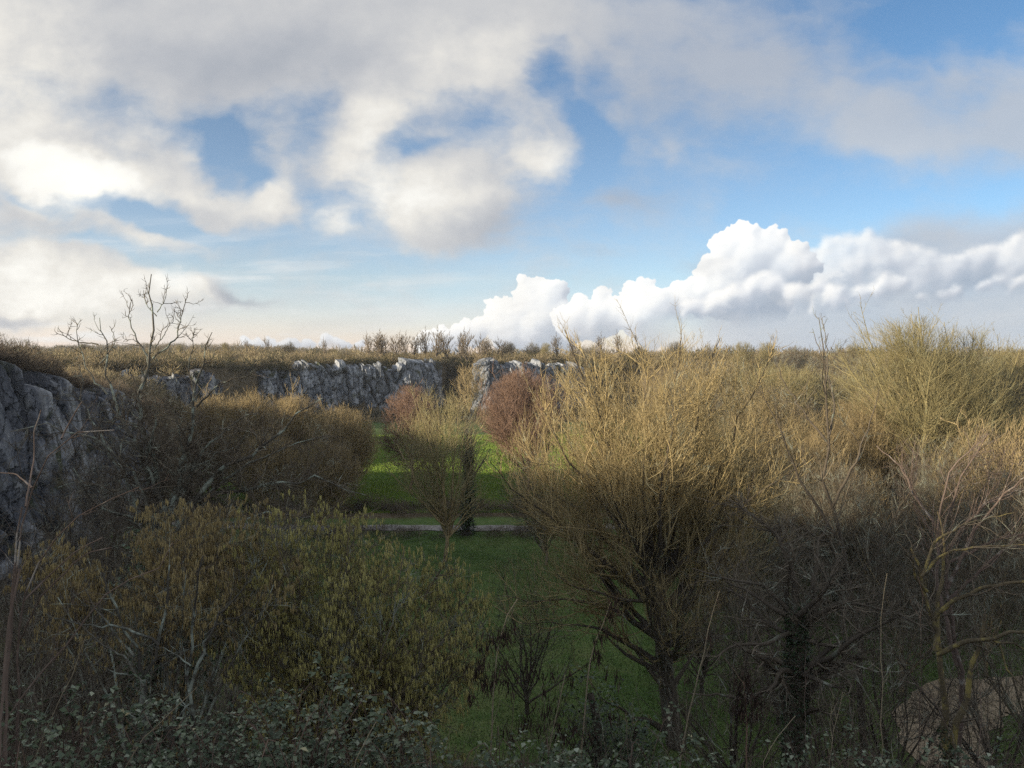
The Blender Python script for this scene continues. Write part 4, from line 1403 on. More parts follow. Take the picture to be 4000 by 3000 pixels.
lm = Br(np.concatenate([l0.P[:, ::1][:, :10], l1.P]), np.concatenate([l0.R[:, :10], l1.R]))
l2a = spawn(rng, l0, dens=3.1, t0=0.15, ang=36, angsd=12, length=-0.40, taper=0.35, rr=0.5, rmin=0.017, K=7, up=0.10, wig=0.12, ell=ell)
l2b = spawn(rng, l1, dens=2.4, t0=0.2, ang=36, angsd=12, length=-0.40, taper=0.35, rr=0.5, rmin=0.017, K=7, up=0.10, wig=0.12, ell=ell)
l3 = [spawn(rng, b, dens=3.3, t0=0.12, ang=37, angsd=12, length=1.9, taper=0.35, lmax=2.6, rr=0.62, rmin=0.0105, K=7, up=0.14, wig=0.11, ell=ell) for b in (l2a, l2b)]
l4 = [spawn(rng, b, dens=1.9, t0=0.1, ang=34, angsd=12, length=0.95, taper=0.3, lmax=1.4, rr=0.65, rmin=0.0065, K=5, up=0.12, wig=0.14, ell=ell) for b in l3]
sp_ = spawn(rng, l0, n=2, t0=0.86, t1=1.0, ang=12, angsd=8, length=1.5, taper=0, lensd=0.4, rr=0.8, rmin=0.010, K=8, up=0.10, wig=0.10)
sp_.P = sp_.P[[i for i in range(len(sp_.L)) if sp_.P[i, -1, 2] + base[2] > -1.5]]
sp_ = Br(sp_.P, np.linspace(1, 0.3, 8)[None, :] * np.full((len(sp_.P), 1), 0.012))
sp2 = spawn(rng, sp_, dens=6, t0=0.1, ang=38, angsd=12, length=0.45, taper=0.4, rr=0.6, rmin=0.006, K=5, up=0.05, wig=0.15)
o = tree_object('maple_tree', base, "big many-limbed bare tree right of centre, its thin top shoots against the cloud", 'tree', [tr, l0, l1], [l2a, l2b] + l3 + l4 + [sp_, sp2], darkb, olive, rng, tsides=[9, 6, 6], wsides=[4, 4, 3, 3, 3, 3, 4, 3])
print("maple", count(l3 + l4))

# ---------------------------------------------------------------- gnarled oak on the left
rng = RS(402)
D = 19.0
bx = (640 - 2000) / F * D
base = (bx, D, gz(bx, D) - 0.15)
L_ = lambda pts: limb(pts, D, base)
zpx = HOR - base[2] / D * F
tr = lines(rng, [L_([(650, zpx), (640, 2700), (640, 2400), (650, 2200), (640, 2050)])], [0.24], [0.15], K=14, wob=0.03)
upper = [
    ([(640, 2070), (575, 1700), (545, 1560), (592, 1410), (612, 1300), (615, 1200), (588, 1140), (612, 1085)], 0.085, 0.010),
    ([(598, 1400), (650, 1360), (690, 1320), (708, 1240), (725, 1165)], 0.028, 0.008),
    ([(585, 1425), (560, 1370), (520, 1300), (500, 1230), (515, 1170)], 0.026, 0.008),
    ([(640, 2010), (500, 1720), (420, 1540), (385, 1400), (370, 1290), (340, 1240)], 0.07, 0.009),
    ([(383, 1345), (300, 1335), (255, 1320), (225, 1280)], 0.018, 0.007),
    ([(650, 2060), (735, 1760), (766, 1570), (790, 1450), (830, 1345), (852, 1292)], 0.08, 0.009),
    ([(766, 1570), (735, 1440), (752, 1330), (760, 1285)], 0.025, 0.007),
    ([(768, 1590), (850, 1500), (960, 1470), (1000, 1440)], 0.028, 0.007),
    ([(605, 1360), (640, 1310), (668, 1260), (690, 1265)], 0.015, 0.006),
    ([(614, 1220), (640, 1180), (650, 1150), (642, 1110)], 0.014, 0.005),
    ([(612, 1235), (570, 1190), (560, 1130)], 0.013, 0.005),
    ([(420, 1540), (330, 1430), (300, 1300), (315, 1250)], 0.024, 0.007),
    ([(390, 1420), (450, 1340), (430, 1270)], 0.016, 0.006),
]
lower = [
    ([(650, 2110), (850, 1850), (1000, 1770), (1100, 1690), (1190, 1600), (1300, 1540)], 0.085, 0.010),
    ([(650, 2160), (500, 1970), (300, 1900), (170, 1930)], 0.06, 0.010), ([(650, 2120), (450, 1850), (350, 1700), (250, 1600), (205, 1420)], 0.07, 0.008),
    ([(650, 2110), (800, 1960), (1000, 1900), (1200, 1890), (1380, 1960)], 0.07, 0.010), ([(650, 2060), (800, 1750), (920, 1640), (1020, 1600)], 0.06, 0.010),
    ([(655, 2010), (850, 1900), (1000, 1800), (1150, 1740), (1260, 1700)], 0.05, 0.008), ([(650, 2200), (850, 2060), (1050, 2000), (1250, 2010)], 0.06, 0.010),
    ([(645, 2100), (560, 1850), (470, 1700), (330, 1640), (250, 1660)], 0.055, 0.008), ([(645, 2140), (700, 1900), (800, 1800), (950, 1740)], 0.05, 0.010),
    ([(640, 2000), (600, 1800), (660, 1650), (700, 1560)], 0.05, 0.008),
]
pu = lines(rng, [bend_depth(rng, L_(p), 1.2 if i in (0, 3, 5) else 0.4) if i in (0, 3, 5) else L_(p) for i, (p, a, b) in enumerate(upper)], [a for _, a, b in upper], [b for _, a, b in upper], K=16, wob=0.16)
pl = lines(rng, [bend_depth(rng, L_(p), 2.2) for p, a, b in lower], [a for _, a, b in lower], [b for _, a, b in lower], K=14, wob=0.14)
u1 = spawn(rng, pu, dens=4.6, t0=0.25, ang=50, angsd=14, length=0.6, taper=0.45, rr=0.5, rmin=0.009, K=6, up=0.10, wig=0.30)
u2 = spawn(rng, u1, dens=9.5, t0=0.15, ang=50, angsd=15, length=0.17, taper=0.2, rr=0.7, rmin=0.0065, K=4, up=0.12, wig=0.35)
ell = ell_px([(720, 1800, 640, 300, 0, 3.6), (1080, 1830, 380, 230, 0, 2.6), (330, 1750, 260, 300, 0, 2.4)], D, base)
e1 = spawn(rng, tr, n=26, t0=0.5, t1=1, ang=60, angsd=14, length=3.6, taper=0.1, rr=0.4, rtip=0.2, K=10, up=0.05, wig=0.2, ell=ell)
w1 = [spawn(rng, b, dens=7.0, t0=0.15, ang=48, angsd=14, length=1.3, taper=0.3, lmax=1.8, rr=0.5, rmin=0.009, K=7, up=0.02, wig=0.28, ell=ell) for b in (pl, e1, Br(pu.P[[0, 3, 5], :9], pu.R[[0, 3, 5], :9]))]
w2 = [spawn(rng, b, dens=8.5, t0=0.1, ang=50, angsd=14, length=0.5, taper=0.3, lmax=0.8, rr=0.55, rmin=0.0050, K=5, up=0.05, wig=0.32, ell=ell) for b in w1]
w3 = [spawn(rng, b, dens=8, t0=0.1, ang=50, angsd=14, length=0.17, taper=0.3, lmax=0.3, rr=0.7, rmin=0.0036, K=3, up=0.05, wig=0.3) for b in w2]
oak = tree_object('oak_tree', base, "gnarled lichen-spotted bare tree on the left, three forked tops rising into the sky", 'tree', [tr, pu, pl, e1], [u1, u2] + w1 + w2 + w3, lichenb, darkt, rng, tsides=[9, 6, 6, 6], wsides=[5, 4, 4, 4, 4, 3, 3, 3, 3, 3, 3])
print("oak", count(w1 + w2 + w3))

# ---------------------------------------------------------------- hazels in catkin
catk_y = tinted("yellow_green_catkins", [(0.0, (0.17, 0.155, 0.055)), (0.5, (0.36, 0.33, 0.115)), (1.0, (0.52, 0.47, 0.19))], 0.8, 0.15)
catk_b = tinted("brown_catkins", [(0.0, (0.15, 0.11, 0.06)), (0.5, (0.29, 0.225, 0.105)), (1.0, (0.44, 0.36, 0.165))], 0.8, 0.15)


def hazel(name, seed, px, D, label, stems, ell, ncat, catm, stem_m, twig_m, clen=0.07, dens=(5.2, 8.0, 8.5), zs=None, crown_bias=0.0, catrad=0.0052, topsel=-99):
    rng = RS(seed)
    x = (px - 2000) / F * D
    base = (x, D, gz(x, D) - 0.1)
    E = ell_px(ell, D, base)
    pts, r0 = [], []
    for k in range(stems[0]):
        a = rng.uniform(0, 6.28)
        c, r = E[rng.randint(0, len(E))]
        tgt = c + r * nrm(rng.normal(size=3) * np.array((1, 1, 0.5)) + np.array((0, 0, 0.45))) * rng.uniform(0.75, 0.98)
        b0 = np.array((math.cos(a), math.sin(a), 0)) * rng.uniform(0.05, 0.35)
        m = b0 * 0.5 + tgt * 0.5 + np.array((0, 0, 0.12 * abs(tgt[2]))) + rng.normal(size=3) * 0.12
        pts.append([tuple(b0), tuple(m), tuple(tgt)])
        r0.append(rng.uniform(0.022, 0.045))
    st = lines(rng, pts, r0, [0.006] * len(r0), K=14, wob=0.07)
    a1 = spawn(rng, st, dens=dens[0], t0=0.22, ang=36, angsd=12, length=1.25, taper=0.35, lmax=1.7, rr=0.45, rmin=0.006, K=7, up=0.03, wig=0.14, ell=E)
    a2 = spawn(rng, a1, dens=dens[1], t0=0.1, ang=42, angsd=14, length=0.55, taper=0.3, lmax=0.8, rr=0.5, rmin=0.0045, K=5, up=0.03, wig=0.2, ell=E)
    a3 = spawn(rng, a2, dens=dens[2], t0=0.1, ang=45, angsd=14, length=0.2, taper=0.3, lmax=0.35, rr=0.6, rmin=0.0032, K=4, up=0.05, wig=0.25)
    o = tree_object(name, base, label, 'bush', [st], [a1, a2, a3], stem_m, twig_m, rng, 'hazels in catkin', tsides=7, wsides=[4, 3, 3])
    # catkins hang in twos and threes from the thin twigs
    src = a3
    i = rng.randint(0, len(src.L), ncat)
    p, tg, r = src.at(i, rng.uniform(0.2, 1.0, ncat))
    keep = rng.rand(ncat) < np.clip(0.25 + 0.75 * sstep(p[:, 2] + base[2], topsel - 1.0, topsel + 0.3), 0, 1)
    p = p[keep]
    k = rng.randint(1, 4, len(p))
    p = np.repeat(p, k, 0) + rng.normal(size=(k.sum(), 3)) * 0.010
    V, Fc = spindles(rng, p, clen, catrad, 4)
    cl = fbm2(p[:, 0] * 1.3, p[:, 2] * 1.3 + p[:, 1], 3, 0.5, seed)
    T = np.clip(0.5 + 0.25 * cl + rng.normal(size=len(p)) * 0.2, 0, 1).repeat(16)
    c = mesh_np('catkins', V, Fc, catm, T, True, o)
    c['kind'] = 'stuff'
    print(name, count([a1, a2, a3]), len(p))
    return o, st, base


hz2, st2, b2 = hazel('hazel_bush', 411, 1330, 11.5, "rounded bush hung all over with yellow-green catkins, left of centre", (48,),
                     [(1340, 2420, 540, 430, 0, 1.7), (1150, 2260, 400, 330, 0.6, 1.5), (1600, 2480, 320, 370, 0, 1.3), (1420, 2750, 500, 300, 0, 1.3)], 24000, catk_y, grey, grey, topsel=-6.0)
hz1, st1, b1 = hazel('hazel_bush', 412, 600, 10.6, "brownish bush with ochre catkins and pale lichened stems, at lower left", (16,),
                     [(640, 2300, 560, 360, 0.4, 1.6), (930, 2180, 330, 260, 0.8, 1.2), (400, 2350, 300, 300, 0, 1.2)], 12000, catk_b, lichenb, grey, dens=(5.5, 8.5, 8.5), topsel=-3.2)
# the hazel's own stout forked stems, nearest the camera
rng = RS(413)
L_ = lambda pts, D=9.6: limb(pts, D, b1)
ss = [([(565, 3250), (562, 2900), (556, 2650), (500, 2500), (440, 2330), (400, 2230)], .060, .016), ([(562, 2900), (560, 2660), (610, 2500), (645, 2350), (660, 2200)], .050, .015),
      ([(735, 3200), (735, 2850), (740, 2600), (760, 2420), (790, 2250), (800, 2150)], .050, .014), ([(740, 2700), (810, 2500), (860, 2400), (920, 2330), (1000, 2260)], .036, .010),
      ([(560, 2680), (480, 2560), (380, 2500), (300, 2430)], .026, .008), ([(556, 2640), (460, 2630), (350, 2590), (240, 2580)], .018, .006),
      ([(620, 2520), (540, 2470), (470, 2440), (380, 2445), (280, 2430), (180, 2410)], .030, .010), ([(740, 2750), (640, 2860), (600, 2790), (560, 2760)], .018, .006),
      ([(800, 2480), (880, 2420), (960, 2400), (1030, 2370)], .018, .006), ([(745, 2600), (690, 2560), (640, 2530), (560, 2520)], .016, .006),
      ([(520, 2560), (450, 2480), (370, 2370), (330, 2300)], .026, .008)]
sb = lines(rng, [L_(p) for p, a, b in ss], [a * 0.62 for _, a, b in ss], [b * 0.62 for _, a, b in ss], K=14, wob=0.16)
sb1 = spawn(rng, sb, dens=3.5, t0=0.3, ang=45, angsd=14, length=0.7, taper=0.3, rr=0.45, rmin=0.004, K=6, up=0.03, wig=0.22)
V, Fc, T = join_np(tube_parts([sb, sb1], [8, 4], rng, 0.42))
mesh_np('stems', V, Fc, lichenb, T, True, hz1)

# dark ivy-smothered trunks behind the hazels
for (px, D, seed, n, lab, h, tk) in [(590, 13.2, 421, 6500, "dark ivy-smothered trunk behind the pale stems at lower left", 5.3, 0.55), (1290, 14.0, 422, 4500, "dark ivy-smothered trunk low behind the yellow catkin bush", 3.6, 0.6),
                                     (2330, 13.5, 423, 4200, "low dark ivy mound at the bottom, left of the big tree's trunk", 2.6, 0.7)]:
    rng = RS(seed)
    x = (px - 2000) / F * D
    b = (x, D, gz(x, D) - 0.1)
    o = empty('ivy_stump', b, lab, 'ivy stump', 'ivy-covered trunks')
    t_ = lines(rng, [[(0, 0, 0), (0.1, 0, h * 0.5), (-0.1, 0.1, h)], [(0.2, 0, 0), (0.5, 0.1, h * 0.4), (0.7, 0, h * 0.8)]], [0.14, 0.09], [0.06, 0.03], K=10, wob=0.1)
    V, Fc, T = join_np(tube_parts([t_], 7, rng))
    mesh_np('trunk', V, Fc, darkb, T, True, o)
    ivy_on(rng, t_, 0.05, 1.0, n, tk, 0.065, o)

# ---------------------------------------------------------------- slender trees on the right
def stem_tree(name, seed, px, D, label, limbs, ell, mt, mw, dens=(2.5, 4, 5), lens=(1.6, 0.8, 0.35), rmin=(0.010, 0.006, 0.004), wig=0.16, up=0.06, depth=1.5, ang=42, sides=7, group=None, auto=0, autolen=4.0):
    rng = RS(seed)
    x = (px - 2000) / F * D
    base = (x, D, gz(x, D) - 0.15)
    zp = HOR - base[2] / D * F
    E = ell_px(ell, D, base)
    lp = []
    for i, (p, a, b) in enumerate(limbs):
        p = [(q[0], zp if q[1] is None else q[1]) + tuple(q[2:]) for q in p]
        pts = limb(p, D, base)
        lp.append(pts if i == 0 else bend_depth(rng, pts, depth))
    st = lines(rng, lp, [a for _, a, b in limbs], [b for _, a, b in limbs], K=16, wob=0.08)
    tr = [st]
    if auto:
        tr.append(spawn(rng, Br(st.P[:2], st.R[:2]), n=auto, t0=0.4, t1=0.98, ang=ang, angsd=12, length=autolen, taper=0.5, rr=0.45, rmin=0.012, K=9, up=up, wig=wig * 0.7, ell=E))
    a1 = [spawn(rng, b, dens=dens[0], t0=0.2, ang=ang, angsd=13, length=lens[0], taper=0.35, rr=0.5, rmin=rmin[0], K=7, up=up, wig=wig, ell=E) for b in tr]
    a2 = [spawn(rng, b, dens=dens[1], t0=0.1, ang=ang, angsd=14, length=lens[1], taper=0.3, lmax=lens[1] * 1.5, rr=0.55, rmin=rmin[1], K=5, up=up, wig=wig * 1.4, ell=E) for b in a1]
    a3 = [spawn(rng, b, dens=dens[2], t0=0.1, ang=ang + 4, angsd=14, length=lens[2], taper=0.3, lmax=lens[2] * 1.6, rr=0.6, rmin=rmin[2], K=4, up=up, wig=wig * 1.6, ell=E) for b in a2]
    o = tree_object(name, base, label, 'tree', tr, a1 + a2 + a3, mt, mw, rng, group, tsides=sides, wsides=[4] * len(a1) + [3] * len(a2) + [3] * len(a3))
    print(name, count(a1 + a2 + a3))
    return o, st, base


# tall slender ash with upswept leader
stem_tree('ash_tree', 431, 3385, 27.0, "tall slender ash with a straight leader and sparse top shoots, right of the big tree",
          [([(3385, None), (3365, 2600), (3330, 2340), (3299, 2223), (3262, 2090), (3240, 1900), (3244, 1700), (3228, 1510), (3218, 1400), (3205, 1320), (3194, 1240)], 0.15, 0.012),
           ([(3262, 2090), (3150, 1900), (3080, 1700), (3040, 1550), (3020, 1430)], 0.06, 0.010), ([(3250, 1980), (3340, 1800), (3400, 1650), (3430, 1520)], 0.06, 0.010),
           ([(3242, 1740), (3170, 1620), (3120, 1500), (3085, 1330)], 0.04, 0.009), ([(3240, 1700), (3290, 1580), (3300, 1450), (3282, 1270)], 0.04, 0.009),
           ([(3230, 1560), (3190, 1480), (3165, 1400), (3150, 1310)], 0.025, 0.007), ([(3226, 1500), (3250, 1420), (3262, 1330), (3270, 1250)], 0.025, 0.007),
           ([(3299, 2223), (3200, 2100), (3060, 2020), (2930, 1960)], 0.05, 0.010), ([(3320, 2300), (3440, 2150), (3530, 2000), (3560, 1850)], 0.05, 0.010),
           ([(3345, 2420), (3210, 2330), (3100, 2290), (2960, 2250)], 0.05, 0.010), ([(3350, 2480), (3460, 2400), (3560, 2250)], 0.05, 0.010)],
          [(3240, 1870, 400, 560, 0, 3.4), (3250, 2300, 380, 300, 0, 3.0)], darkb, grey, dens=(2.2, 3.0, 3.2), lens=(1.7, 0.9, 0.5), rmin=(0.012, 0.008, 0.0055), up=0.07, wig=0.1, depth=2.5)
# dark thick trunk low on the right
_, st3, b3 = stem_tree('dark_tree', 432, 3110, 17.5, "thick dark trunk with spreading tangled branches at lower right of the big tree",
          [([(3115, None), (3100, 2900), (3110, 2680), (3115, 2500), (3112, 2400)], 0.30, 0.17), ([(3112, 2440), (3120, 2290), (3080, 2121), (2980, 2036), (2900, 1990)], 0.10, 0.014),
           ([(3115, 2520), (3200, 2400), (3210, 2280), (3260, 2150), (3330, 2080)], 0.10, 0.014), ([(3118, 2640), (3230, 2620), (3330, 2600), (3440, 2560)], 0.06, 0.012),
           ([(3118, 2690), (3260, 2680), (3380, 2690), (3480, 2720)], 0.05, 0.012), ([(3110, 2650), (3020, 2700), (2950, 2770), (2880, 2780), (2720, 2790)], 0.06, 0.014),
           ([(3112, 2460), (2980, 2500), (2850, 2480), (2720, 2520)], 0.06, 0.012), ([(3112, 2420), (3000, 2300), (2870, 2290), (2740, 2260)], 0.06, 0.012),
           ([(3115, 2450), (3250, 2330), (3400, 2330), (3540, 2400)], 0.06, 0.012)],
          [(3090, 2330, 500, 330, 0, 2.6), (3120, 2560, 420, 220, 0, 2.2)], darkb, darkt, dens=(4.2, 6.0, 5.5), lens=(1.3, 0.6, 0.3), rmin=(0.009, 0.0055, 0.0038), wig=0.25, up=0.03, depth=1.6, auto=22, autolen=3.2)
ivy_on(RS(5), Br(st3.P[:1], st3.R[:1]), 0.1, 1.0, 6000, 0.10, 0.06, _)
# two-stemmed tree with lichen-yellow limbs at the right edge
_, st4, b4 = stem_tree('lichen_tree', 433, 3700, 14.0, "two-stemmed tree at lower right with yellow lichened limbs reaching to the edge",
          [([(3702, None), (3690, 2900), (3690, 2750), (3672, 2560), (3642, 2420), (3600, 2250), (3560, 2150)], 0.10, 0.02), ([(3740, None), (3722, 2880), (3760, 2740), (3792, 2620), (3812, 2550), (3850, 2400)], 0.10, 0.03),
           ([(3660, 2556), (3700, 2530), (3770, 2487), (3840, 2480), (3900, 2442), (3960, 2435), (4080, 2400)], 0.048, 0.020), ([(3840, 2480), (3900, 2512), (3960, 2512), (4040, 2560)], 0.028, 0.008),
           ([(3642, 2418), (3700, 2350), (3790, 2290), (3900, 2258), (4080, 2235)], 0.045, 0.020), ([(3655, 2540), (3668, 2350), (3700, 2150), (3680, 2000)], 0.05, 0.012),
           ([(3905, 2515), (3912, 2600), (3950, 2650), (4010, 2690)], 0.020, 0.007), ([(3600, 2250), (3660, 2110), (3790, 2050), (3990, 2010)], 0.03, 0.008),
           ([(3600, 2250), (3680, 2150), (3850, 2120), (4040, 2110)], 0.03, 0.008), ([(3620, 2310), (3560, 2250), (3530, 2170), (3470, 2120)], 0.03, 0.008)],
          [(3750, 2330, 430, 330, 0, 2.2)], yellowl, darkt, dens=(4.0, 5.5, 5.0), lens=(0.9, 0.5, 0.25), rmin=(0.007, 0.0045, 0.003), wig=0.2, up=0.04, depth=0.6)
ivy_on(RS(6), Br(st4.P[:2], st4.R[:2]), 0.05, 0.42, 2600, 0.05, 0.05, _)
# pinkish whippy shrub at the right edge
stem_tree('whip_willow', 434, 3760, 19.0, "whippy pinkish-tan shrub arching over at the right edge below the skyline",
          [([(3760, None), (3740, 2600), (3700, 2300), (3690, 2050), (3760, 1850), (3870, 1680)], 0.08, 0.012), ([(3740, 2600), (3640, 2250), (3650, 2000), (3690, 1820), (3800, 1700)], 0.06, 0.010),
           ([(3700, 2300), (3800, 2050), (3900, 1900), (4040, 1780)], 0.05, 0.010), ([(3700, 2350), (3850, 2200), (3980, 2080), (4100, 2000)], 0.05, 0.010),
           ([(3690, 2100), (3600, 1950), (3560, 1830), (3500, 1760)], 0.04, 0.010), ([(3690, 2150), (3850, 1980), (4000, 1930), (4150, 1900)], 0.04, 0.010),
           ([(3700, 2200), (3900, 2100), (4050, 2060), (4200, 2050)], 0.04, 0.010)],
          [(3830, 1980, 420, 330, 0, 2.6)], canem, canem, dens=(3.2, 3.8, 3.0), lens=(1.7, 0.9, 0.4), rmin=(0.008, 0.005, 0.004), wig=0.10, up=0.05, depth=1.6, ang=28)
# mid-height thicket trees between the big tree and the meadow edge on the right
g_t = "thicket trees in the shade on the right"
for (px, D, pt, hw, sd_, mt, lab) in [(2950, 40, 1900, 3.6, 441, grey, "shaded grey bare tree just right behind the big tree's trunk"), (3300, 44, 1800, 4.0, 442, grey, "shaded grey bare tree behind the slender ash"),
                                      (3520, 36, 1950, 3.6, 443, tanb, "shaded tan bare tree between the slender ash and the lichened tree"), (3850, 38, 1800, 4.2, 444, tanb, "tan bare tree behind the pinkish whippy shrub"),
                                      (3680, 48, 1700, 4.2, 445, greenb, "olive bare tree in front of the fan-shaped one's trunk"), (3080, 50, 1650, 4.2, 446, tanb, "tan bare tree behind the slender ash's left limbs"), (2760, 52, 1750, 4.0, 447, tanb, "tan bare tree behind the big tree's right side"),
                                      (4020, 30, 1850, 3.2, 448, grey, "grey bare tree cut by the right edge"), (2130, 58, 1760, 3.8, 449, grey, "brown bare tree behind the big tree's left side"), (2350, 62, 1650, 4.2, 450, tanb, "tan bare tree behind the middle of the big tree")]:
    add_tree('thicket_tree', sd_, at_px(px, D), lab, mt, mt if D > 50 else grey, g_t, H=top_h(px, pt, D), hw=hw, base_h=1.6, nlimb=11, spread=30, dens=(1.9, 2.8, 3.0), r0=0.13, twigr=0.009, last=0.7, up=0.06)

# ---------------------------------------------------------------- saplings with hanging seed pods
podm = tinted("brown_seed_pods", [(0.0, (0.018, 0.012, 0.010)), (0.6, (0.042, 0.027, 0.021)), (1.0, (0.085, 0.058, 0.044))], 0.8, 0.15)


def cane_plant(name, seed, pts, D, label, r0, r1, mat, side=2.0, slen=0.4, pods=None, group=None, cat='sapling', ang=35, wob=0.03, more=()):
    rng = RS(seed)
    p0 = P3(pts[0][0], pts[0][1], D)
    x, y = p0[0], D
    base = np.array((x, y, gz(x, y) - 0.05))
    first = [tuple(np.zeros(3))] + [tuple(P3(a, b, D) - base) for a, b in pts]
    Ls = [first] + [[tuple(P3(a, b, D + (dd if i else 0)) - base) for i, (a, b) in enumerate(m)] for (m, dd) in more]
    st = lines(rng, Ls, [r0] + [r0 * 0.6] * len(more), [r1] * len(Ls), K=16, wob=wob)
    s1 = spawn(rng, st, dens=side, t0=0.25, ang=ang, angsd=12, length=slen, taper=0.4, rr=0.45, rmin=0.0022, K=6, up=0.06, wig=0.14)
    s2 = spawn(rng, s1, dens=side * 1.5, t0=0.2, ang=ang + 5, angsd=12, length=slen * 0.35, taper=0.3, rr=0.6, rmin=0.0018, K=4, up=0.06, wig=0.2) if s1 is not None else None
    o = empty(name, tuple(base), label, cat, group)
    V, Fc, T = join_np(tube_parts([st], 7, rng))
    mesh_np('stem', V, Fc, mat, T, True, o)
    if s1 is not None:
        V, Fc, T = join_np(tube_parts([s1, s2], [4, 3], rng))
        mesh_np('twigs', V, Fc, mat, T, True, o)['kind'] = 'stuff'
    if pods:
        allp = []
        for (px, py, wpx, hpx, n) in pods:
            c = P3(px, py, D) - base
            n = int(n * 0.6)
            ncl = max(1, n // 5)
            cc_ = c + rng.normal(size=(ncl, 3)) * np.array((wpx / F * D, wpx / F * D * 0.8, hpx / F * D)) * 0.30
            q = cc_[rng.randint(0, ncl, n)] + rng.normal(size=(n, 3)) * np.array((0.022, 0.022, 0.012))
            allp.append(q)
        q = np.concatenate(allp)
        V, Fc = spindles(rng, q, 0.062, 0.0040, 4, 0.45, 0.25)
        T = rng.rand(len(q)).repeat(16)
        m = mesh_np('seed_pods', V, Fc, podm, T, True, o)
        m['kind'] = 'stuff'
        # thin stalks carrying the pods
        k = len(q)
        back = q + rng.normal(size=q.shape) * 0.02 + np.array((0, 0, 0.06))
        stk = Br(np.stack([q, (q + back) / 2 + rng.normal(size=q.shape) * 0.006, back], 1), np.full((k, 3), 0.0016))
        V, Fc, T = join_np(tube_parts([stk], 3, rng))
        mesh_np('stalks', V, Fc, podm, T, True, o)['kind'] = 'stuff'
    return o


g_p = "pale saplings hung with dark seed pods"
pale = bark("pale_sapling_bark", (0.17, 0.14, 0.095), (0.34, 0.29, 0.20), None, 0, 8.0)
cane_plant('pod_sapling', 451, [(1915, 2960), (1936, 2603), (1954, 2482), (1984, 2392), (2026, 2338)], 7.0, "pale sapling with thick bunches of dark pods, just right of the yellow catkin bush", 0.011, 0.004, pale, 2.2, 0.4,
           [(1925, 2480, 110, 90, 70), (1985, 2470, 90, 70, 50), (1900, 2580, 150, 120, 110), (1860, 2610, 50, 80, 40), (1985, 2650, 70, 120, 70), (1900, 2680, 130, 100, 70), (1860, 2700, 200, 90, 50)], g_p)
cane_plant('pod_sapling', 452, [(2270, 2990), (2274, 2922), (2292, 2681), (2322, 2525), (2385, 2356)], 7.0, "pale straight sapling with dark pods near its tip, before the big tree's trunk", 0.013, 0.004, pale, 2.0, 0.4,
           [(2385, 2370, 70, 60, 50), (2350, 2470, 90, 80, 60), (2330, 2560, 70, 80, 50), (2130, 2620, 160, 60, 70), (2170, 2690, 120, 70, 40), (2430, 2660, 100, 90, 30), (2110, 2760, 130, 80, 50)], g_p)
cane_plant('pod_sapling', 453, [(2650, 2990), (2666, 2892), (2702, 2742), (2756, 2512), (2811, 2307)], 6.6, "leaning pale sapling with only a few pods, right of the big trunk", 0.011, 0.003, pale, 2.0, 0.35,
           [(2820, 2330, 20, 30, 4), (2770, 2500, 40, 60, 14), (2750, 2630, 60, 70, 18), (2700, 2600, 50, 60, 8)], g_p)
cane_plant('pod_sapling', 454, [(2916, 2990), (2916, 2784), (2907, 2663)], 6.4, "short sapling with a dense reddish-brown bunch of pods at lower right", 0.010, 0.004, redb, 2.5, 0.3,
           [(2910, 2680, 60, 80, 90), (2900, 2760, 90, 90, 120), (2950, 2760, 60, 80, 50)], g_p)
cane_plant('pod_sapling', 455, [(2140, 2990), (2150, 2900), (2180, 2760), (2210, 2640)], 6.8, "small bent sapling with low hanging pods between the two pale ones", 0.009, 0.003, pale, 3.0, 0.4,
           [(2140, 2850, 260, 60, 120), (2250, 2880, 200, 60, 100), (2050, 2830, 100, 60, 60), (2380, 2780, 100, 70, 24)], g_p)

# ---------------------------------------------------------------- foreground canes
g_c = "bare foreground canes"
cane_plant('cane', 461, [(15, 2960), (40, 2500), (82, 2012), (127, 1905), (158, 1829), (209, 1753), (240, 1715), (285, 1687), (367, 1674), (443, 1684)], 4.3, "tall pinkish cane at the left edge bending over to the right at its top", 0.0095, 0.003, canem, 2.4, 0.3, None, g_c, 'cane',
           more=[([(127, 1905), (60, 1850), (0, 1846)], 0.2), ([(100, 1980), (133, 1790), (133, 1683), (161, 1601)], 0.3), ([(240, 1715), (250, 1690), (300, 1600), (320, 1570)], 0.1)])
cane_plant('cane', 462, [(-20, 2960), (0, 2826), (120, 2680), (229, 2560), (416, 2313), (520, 2260), (639, 2223), (680, 2120)], 4.6, "long thin cane rising diagonally from the lower left edge", 0.008, 0.003, canem, 2.0, 0.3, None, g_c, 'cane')
cane_plant('cane', 463, [(60, 2980), (78, 2386), (108, 2271), (169, 2169), (241, 2072), (313, 2006), (354, 1987), (506, 1924), (544, 1905)], 4.8, "cane at the left edge curving over towards the gnarled tree", 0.010, 0.003, canem, 2.6, 0.35, None, g_c, 'cane',
           more=[([(90, 2350), (180, 2260), (300, 2150), (400, 2100)], 0.2), ([(78, 2500), (160, 2330), (330, 2160), (440, 2140)], -0.2)])
cane_plant('cane', 464, [(20, 2990), (25, 2700), (45, 2300), (80, 2050), (90, 1980)], 4.2, "straight upright brown cane at the far left edge", 0.010, 0.004, canem, 3.0, 0.22, None, g_c, 'cane')
cane_plant('cane', 465, [(-5, 2990), (5, 2800), (30, 2450), (75, 2220)], 4.0, "stout reddish cane hugging the bottom left corner", 0.011, 0.005, canem, 3.0, 0.2, None, g_c, 'cane')
